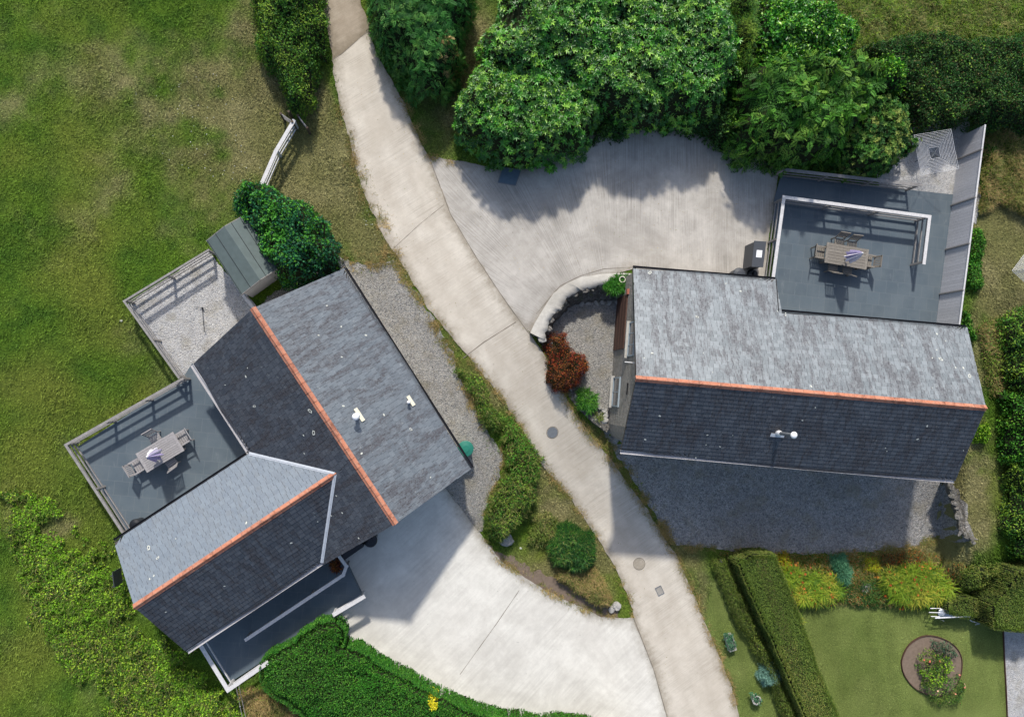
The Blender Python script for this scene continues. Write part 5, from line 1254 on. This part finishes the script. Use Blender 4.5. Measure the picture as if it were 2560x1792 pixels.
# clipped garden hedges, south-east
CAN('clipped_hedge', 'wide flat topped olive hedge running down between the drive verge and the lawn', 'hedge', [(1825,1390),(1870,1375),(1922,1376),(1948,1440),(1978,1510),(2018,1620),(2048,1700),(2085,1780),(2122,1860),(2030,1860),(1985,1760),(1935,1640),(1882,1520),(1848,1450)],
    1.5, .3, .06, .8, 'leaf', 1700, .05, .03, 'clip', seed=51, sq=1.5, cscale=1.5, depth=.1, extra=[('leaf', 500, .05, .028, 'brown', lambda p: np.abs((p[:, 0]-P(1995, 1680, -1)[0])-(-(p[:, 1]-P(1995, 1680, -1)[1])*.35)) < .28+0*p[:, 0], .05)])
CAN('clipped_hedge', 'narrow ragged olive hedge on the lane side of the wide flat hedge', 'hedge', [(1785,1405),(1812,1398),(1835,1455),(1878,1540),(1925,1630),(1965,1725),(2005,1850),(1975,1850),(1940,1735),(1892,1645),(1845,1565),(1805,1480)],
    .75, .35, .2, .45, 'leaf', 1100, .055, .032, 'box', seed=52, cscale=.6, depth=.12, extra=[('leaf', 260, .06, .03, 'brown')])
CAN('clipped_hedge', 'tall square clipped green hedge at the right edge above the paved path', 'hedge', [(2478,1405),(2600,1395),(2690,1395),(2690,1560),(2540,1567),(2450,1560),(2445,1500),(2470,1460)],
    1.9, .35, .07, .8, 'leaf', 1600, .05, .03, 'clip', seed=53, sq=1.5, cscale=1.2, depth=.1)
CAN('clipped_hedge', 'lower clipped green hedge behind the metal garden seat', 'hedge', [(2350,1490),(2400,1480),(2445,1495),(2440,1538),(2400,1542),(2355,1525)], .9, .3, .08, .5, 'leaf', 1000, .05, .03, 'clip', seed=54, sq=1.4, depth=.1)
CAN('bank_shrub', 'loose olive shrub between the clipped hedge and the dry bank', 'shrub', [(2395,1425),(2440,1405),(2480,1405),(2470,1455),(2445,1490),(2400,1480)], 1.0, .5, .25, .4, 'leaf', 600, .07, .035, 'clip', seed=55)
# flower border
CB = 'plants of the flower border above the lawn'
bord = [([(1935,1385),(1965,1375),(1975,1410),(1962,1440),(1935,1430)], .5, 'leaf', 'lime', 'lime yellow bush at the left end of the flower border', .06, .03, 900),
 ([(1945,1430),(1985,1420),(2050,1425),(2085,1440),(2100,1475),(2075,1492),(2020,1500),(1975,1500),(1945,1480)], .45, 'tuft', 'croc', 'left clump of strappy yellow green leaves with orange flowers', .5, .022, 26),
 ([(2075,1390),(2110,1385),(2125,1425),(2115,1460),(2085,1450)], .6, 'blade', 'teal', 'deep green bushy plant between the two strappy clumps', .25, .025, 800),
 ([(2162,1395),(2195,1392),(2205,1420),(2192,1435),(2163,1428)], .5, 'leaf', 'lime', 'compact yellow bush right of the bare soil gap', .05, .03, 1000),
 ([(2205,1430),(2260,1415),(2320,1410),(2360,1440),(2370,1480),(2330,1500),(2270,1508),(2225,1490)], .5, 'tuft', 'croc', 'right and largest clump of strappy yellow green leaves', .58, .022, 26),
 ([(2205,1385),(2290,1375),(2320,1400),(2260,1420),(2205,1425)], .4, 'leaf', 'brown', 'brown and green bushy plant behind the largest strappy clump', .07, .035, 700),
 ([(2095,1455),(2180,1440),(2230,1490),(2215,1515),(2150,1515),(2100,1500)], .35, 'leaf', 'dark', 'dark low plants under the grey rock of the flower border', .07, .04, 700)]
for i, (px, Hh, md, pl, lab, L_, w_, dn_) in enumerate(bord):
    ex = []
    if md == 'tuft': ex = [('rosette', 16, .075, .04, 'orange', None, -.38)]
    if i in (0, 5): ex = [('leaf', 260, .06, .035, 'orange')]
    CAN('border_plant', lab, 'plant', px, Hh, .35, .15, .4, md, dn_, L_, w_, pl, trunk=False, seed=60+i, group=CB, extra=ex)
CAN('border_leaves', 'mixed low leaves and dead stalks covering the flower border soil', 'undergrowth', [(1800,1385),(1900,1382),(2000,1385),(2150,1385),(2300,1372),(2380,1400),(2400,1480),(2360,1510),(2250,1515),(2100,1512),(1960,1505),(1930,1440),(1900,1390)], .22, .3, .12, .4, 'leaf', 500, .06, .03, 'clip', seed=70, stuff=True, extra=[('leaf', 160, .06, .03, 'orange'), ('blade', 260, .2, .012, 'dry')])
CAN('yellow_iris', 'single yellow green strappy plant at the lawn corner of the wide hedge', 'plant', [(1970,1535),(1992,1530),(1996,1550),(1980,1556)], .2, .15, .03, .3, 'tuft', 40, .4, .02, 'croc', trunk=False, seed=71)
# round rose bed
rb = [P(x, y, -2.2) for x, y in [(2258,1640),(2272,1612),(2300,1592),(2330,1587),(2372,1600),(2400,1625),(2408,1655),(2404,1690),(2390,1720),(2362,1740),(2325,1740),(2288,1722),(2262,1690),(2254,1660)]]
def oval(p, it=3):
    for _ in range(it):
        q = []
        for i in range(len(p)): a, b = p[i], p[(i+1) % len(p)]; q += [(a[0]*.75+b[0]*.25, a[1]*.75+b[1]*.25), (a[0]*.25+b[0]*.75, a[1]*.25+b[1]*.75)]
        p = q
    return p
rb = oval(rb, 2)
cx_, cy_ = sum(p[0] for p in rb)/len(rb), sum(p[1] for p in rb)/len(rb)
sheet('flower_bed_soil', [(p[0], p[1]) for p in rb], .03, M['soil'], .02, world=True)
t = thing('bed_edging', 'thin dark oval edging strip round the rose bed in the lawn', 'edging', (cx_, cy_, float(T(cx_, cy_)))); mb = MB()
for i in range(len(rb)):
    for k in range(1):
        a = rb[i]; b = rb[(i+1) % len(rb)]
        za, zb_ = float(T(*a)), float(T(*b)); mb.beam((a[0], a[1], za+.03), (b[0], b[1], zb_+.03), .03, .12)
mb.build('edging_strip', M['brown_wood'], t)
RB = 'rose bushes in the oval bed'
for i, (px, lab, pl) in enumerate([([(2290,1640),(2330,1620),(2350,1650),(2340,1690),(2300,1690)], 'rose bush on the left of the oval bed', 'rose'),
    ([(2345,1640),(2375,1635),(2385,1665),(2368,1690),(2345,1680)], 'lime green rose bush on the right of the oval bed', 'weed'),
    ([(2300,1680),(2340,1665),(2365,1690),(2350,1715),(2310,1712)], 'yellow green rose bush in the middle of the oval bed', 'weed'),
    ([(2310,1705),(2360,1695),(2400,1690),(2415,1720),(2400,1755),(2350,1765),(2315,1740)], 'sprawling rose bush spilling over the lower edge of the oval bed', 'rose'),
    ([(2340,1605),(2380,1610),(2395,1640),(2370,1650),(2345,1630)], 'greyish small bush at the upper edge of the oval bed', 'greygreen')]):
    CAN('rose_bush', lab, 'rose bush', px, .6, .35, .25, .3, 'leaf', 300, .08, .05, pl, trunk=True, seed=75+i, group=RB, extra=[('rosette', 3, .05, .04, 'pink', None, .0)] if i in (0, 3) else None)
# planters
def planter(label, px, py, L_, W_, rz, round_=False):
    c = G(px, py, .0); t = thing('planter', label, 'planter', c, 0, 'stone planters on the verge beside the lane'); R = Matrix.Rotation(rz, 3, 'Z')
    if round_: MB().lathe(c, [(.001, .02), (W_*.38, .0), (W_*.5, .38), (W_*.5+.03, .40), (W_*.5-.02, .42), (W_*.5-.06, .38), (W_*.4, .33), (.001, .33)], 8).build('pot', M['ledge'], t)
    else:
        mb = MB()
        for s in (-1, 1): mb.box(c+R @ Vector((s*(L_/2), 0, .17)), (.05, W_, .34), R); mb.box(c+R @ Vector((0, s*(W_/2-.025), .169)), (L_-.05, .05, .335), R)
        mb.box(c+R @ Vector((0, 0, .14)), (L_-.06, W_-.06, .26), R); mb.build('trough', M['ledge'], t)
    return c
c = planter('rectangular stone trough planted with bluish leaves on the lane verge', 1822, 1602, .72, .36, math.radians(-75))
CAN('trough_plant', 'bluish green leaves filling the rectangular trough', 'plant', [(1812,1582),(1830,1580),(1838,1610),(1832,1624),(1818,1620)], .2, .15, .06, .2, 'leaf', 900, .07, .045, 'teal', trunk=False, seed=81, zbase=c.z+.28)
c = planter('small octagonal stone pot on the verge near the bottom edge', 1884, 1742, .4, .42, 0, True)
CAN('pot_plant', 'bluish green plant hanging out of the octagonal pot', 'plant', [(1876,1735),(1893,1733),(1905,1755),(1900,1765),(1885,1752)], .22, .15, .06, .2, 'leaf', 800, .07, .045, 'teal', trunk=False, seed=82, zbase=c.z+.3)
CAN('lavender_bush', 'pale blue grey bush between the hedges near the bottom edge', 'shrub', [(1900,1662),(1930,1658),(1948,1685),(1945,1705),(1915,1708),(1898,1690)], .6, .3, .12, .25, 'blade', 1500, .14, .018, 'sage', trunk=False, seed=83)
CAN('red_fern_pot', 'rusty red leafed plant in the corner of the terrace handrail', 'plant', [(828,1405),(846,1398),(856,1418),(846,1430),(830,1425)], .5, .25, .1, .2, 'blade', 1400, .2, .025, 'red', trunk=False, seed=84, zbase=SPZ+.1)
t = thing('plant_pot', 'round dark pot holding the rusty red plant on the terrace', 'plant pot', P3(842, 1416, SPZ)); c = P3(842, 1416, SPZ); MB().lathe(c, [(.001, .0), (.13, .0), (.19, .3), (.2, .32), (.16, .32), (.15, .27), (.001, .27)], 20).build('pot', M['dark_plastic'], t)
t = thing('ring_pot', 'small empty cream clay pot beside the vivid green wall plant', 'plant pot', P3(1552, 697, .1)); c = P3(1553, 700, .12)
MB().lathe(c, [(.001, .0), (.1, .0), (.14, .22), (.15, .24), (.115, .24), (.10, .05), (.001, .05)], 20).build('pot', M['cream'], t)
# paved path at the bottom right
sheet('path', [(2508,1572),(2600,1568),(2690,1566),(2690,1860),(2520,1860),(2514,1720)], .03, M['gravel_pale'], .01)
ed = [(2508,1572),(2511,1650),(2515,1720),(2521,1860)]; mb = MB()
for i in range(3): mb.beam(G(*ed[i], .03), G(*ed[i+1], .03), .03, .1)
tag(mb.build('path_edging', M['brown_wood']), 'thin dark timber edging along the pale paved path', 'edging')

# ------------------------------------------------------------ grass: short turf everywhere that nothing covers
def turf():
    k = 780000; x0, y0 = P(-40, 1840, -2); x1, y1 = P(2620, -40, 0)
    X = RNG.uniform(x0-.5, x1+1, k); Y = RNG.uniform(y0-1, y1+1, k); keep = np.ones(k, bool)
    for snm, pl in SHEETS:
        ins = inpoly(X, Y, pl)
        if snm in ('gravel_bed', 'bare_verge', 'lane', 'gravel_drive'):     # a little grass creeps over the edges
            d = dpoly(X, Y, pl); cre = {'gravel_bed': .13, 'bare_verge': .5, 'lane': .07, 'gravel_drive': .12}[snm]
            pr = np.exp(-d/cre)*ss(.42, .62, fbm(N2, X, Y, .4, 2)); keep &= ~ins | (RNG.random(k) < pr)
        else: keep &= ~ins
    for px, z in (([(1952,441),(2388,487),(2376,620),(2348,815),(1935,795),(1935,500)], EP), ([(192,1118),(455,948),(480,908),(700,1060),(640,1200),(318,1336)], WPZ), ([(508,1612),(574,1706),(905,1489),(866,1408),(800,1380),(560,1500)], SPZ)):
        keep &= ~inpoly(X, Y, [P(a, b, z) for a, b in px])
    keep &= ~inpoly(X, Y, COURT)
    for f in ([(wa.x, wa.y)]+[(q.x, q.y) for q in (wa+h1*nl, midw+h1*nl, wb+h1*nm, wb+h2*sl, wa+h2*sl)], [(q.x, q.y) for q in (ma+g1*nw, mb_+g1*nw, mb_+g2*sw_, ma+g2*sw_)]):
        keep &= ~inpoly(X, Y, f)
    X, Y = X[keep], Y[keep]; k = len(X); dr = dryness(X, Y); lw = inpoly(X, Y, LAWN)
    rough = ss(.45, .7, fbm(N3, X, Y, 1.3, 3)); LL = (.05+.09*RNG.random(k))*(1+.7*rough*(~lw))*np.where(lw, .4, 1)
    Z = T(X, Y); az = RNG.random(k)*2*math.pi; le = .5+.9*RNG.random(k)
    d = nrm(np.stack([np.cos(az)*le, np.sin(az)*le, np.full(k, .75)], 1)); s = nrm(np.cross(d, UPV)); p = np.stack([X, Y, Z-.012], 1); w = (.011+.012*RNG.random(k))[:, None]
    V = np.stack([p-s*w, p+s*w, p+d*LL[:, None]], 1).reshape(-1, 3); F = np.arange(3*k).reshape(-1, 3)
    C = grass_col(X, Y)*(.5+1.0*RNG.random((k, 1))*np.where(lw, .85, 1)[:, None]); me = np_mesh('grass', V, F, np.repeat(C, 3, 0))
    tag(link('grass', me, M['blade']), 'short mixed green and dry grass of the field, verges and lawn', 'grass', kind='stuff')
turf()
def verge(name, label, lines, dens, L, w, palette, spread_m=.16):
    Vs, Fs, Cs = [], [], []; off = 0
    for px, sp in lines:
        q = [G(x, y) for x, y in px]
        for a, b in zip(q[:-1], q[1:]):
            k = int((b-a).length*dens*sp/.16); f = RNG.random(k); X = a.x+(b.x-a.x)*f; Y = a.y+(b.y-a.y)*f
            nx, ny = -(b.y-a.y), (b.x-a.x); l = math.hypot(nx, ny); o = RNG.normal(size=k)*sp+(fbm(N3, X, Y, .5, 2)-.5)*sp*2.5
            X = X+nx/l*o; Y = Y+ny/l*o; m = RNG.random(k) < ss(.36, .58, fbm(N1, X, Y, .33, 3)); X, Y = X[m], Y[m]; k = len(X)
            az = RNG.random(k)*6.28; le = .5+.8*RNG.random(k); d = nrm(np.stack([np.cos(az)*le, np.sin(az)*le, np.full(k, .7)], 1)); s = nrm(np.cross(d, UPV)); p = np.stack([X, Y, T(X, Y)+.015], 1)
            LL = (L*(.5+RNG.random(k)))[:, None]; V = np.stack([p-s*w, p+s*w, p+d*LL], 1).reshape(-1, 3); C = rep(pick(palette, X, Y, .5, .6), 3)
            Vs.append(V); Fs.append(np.arange(len(V)).reshape(-1, 3)+off); Cs.append(C); off += len(V)
    tag(link(name, np_mesh(name, np.concatenate(Vs), np.concatenate(Fs), np.concatenate(Cs)), M['blade']), label, 'grass', kind='stuff')
verge('verge_grass', 'straggling dry tufts along the edges of the lane and gravel', [
 ([(880,400),(905,470),(960,590),(985,648)], .20), ([(840,260),(870,340),(895,430)], .10), ([(860,655),(930,660),(985,652)], .2), ([(985,650),(1005,690),(1075,780),(1130,860)], .12), ([(1075,790),(1125,880),(1155,950),(1180,1005),(1215,1070)], .14),
 ([(1171,892),(1260,1003),(1316,1093)], .09), ([(1385,948),(1440,1035),(1483,1093),(1527,1148),(1580,1222),(1625,1280),(1660,1345)], .14), ([(1500,1075),(1560,1165),(1600,1230),(1650,1310),(1690,1362)], .12),
 ([(1650,1327),(1695,1394),(1739,1494),(1784,1606),(1829,1717),(1850,1792)], .11), ([(1690,1365),(1800,1374),(1900,1382)], .1), ([(2090,1388),(2200,1378),(2290,1366),(2350,1348)], .14),
 ([(1355,1160),(1427,1249),(1483,1327),(1539,1416),(1572,1494),(1583,1540)], .09), ([(1210,1340),(1255,1405),(1370,1480),(1450,1517),(1540,1543)], .1), ([(1215,1290),(1249,1190),(1262,1148),(1249,1115)], .12),
 ([(1000,240),(1050,340),(1072,395),(1150,402)], .1), ([(1362,850),(1368,900),(1392,945)], .1)], 620, .16, .008, 'dry')
def litter(name, label, n, px, s0, s1, cols, mat, off=.05, up=.4):
    poly = [tuple(G(x, y))[:2] for x, y in px]; pa = np.array(poly); a, b = pa.min(0), pa.max(0)
    X = RNG.uniform(a[0], b[0], n); Y = RNG.uniform(a[1], b[1], n); m = inpoly(X, Y, poly); X, Y = X[m], Y[m]; k = len(X); p = np.stack([X, Y, T(X, Y)+off], 1)
    az = RNG.random(k)*6.28; d = nrm(np.stack([np.cos(az), np.sin(az), up*RNG.random(k)], 1)); nn = nrm(np.stack([.4*RNG.normal(size=k), .4*RNG.normal(size=k), np.ones(k)], 1))
    V, F = leaves(p, d, nn, s0+(s1-s0)*RNG.random(k), (s0+(s1-s0)*RNG.random(k))*.6); C = rep(pick(cols, X, Y), 4)
    tag(link(name, np_mesh(name, V, F, C), M[mat]), label, 'litter', kind='stuff')
litter('fallen_leaves', 'scattered dead leaves and crumbs on the lane', 1500, LANE, .02, .06, 'dry', 'blade', .04, .1)
litter('yard_litter', 'small dead leaves near the hedge on the brushed yard', 500, [(1060,400),(1900,400),(1900,640),(1300,700),(1150,560)], .02, .05, 'dry', 'blade', .03, .1)
def dots(name, label, px, n, r):
    poly = [tuple(G(x, y))[:2] for x, y in px]; pa = np.array(poly); a, b = pa.min(0), pa.max(0); mb = MB(); rr = random.Random(9)
    for i in range(n):
        x, y = rr.uniform(a[0], b[0]), rr.uniform(a[1], b[1])
        if inpoly(np.array([x]), np.array([y]), poly)[0]: mb.rock((x, y, float(T(x, y))+.015), (r*rr.uniform(.5, 1.3), r*.8, r*.5), i)
    tag(mb.build(name, M['lichen']), label, 'pebbles', kind='stuff')
dots('pale_pebbles', 'pale pebbles dotted through the dry field grass', [(300,200),(560,180),(690,420),(640,480),(420,420)], 120, .022)
dots('edge_pebbles', 'gravel crumbs strewn along the lane edge', [(900,430),(960,560),(1010,650),(1080,770),(1050,760),(980,660),(920,580),(880,470)], 260, .02)
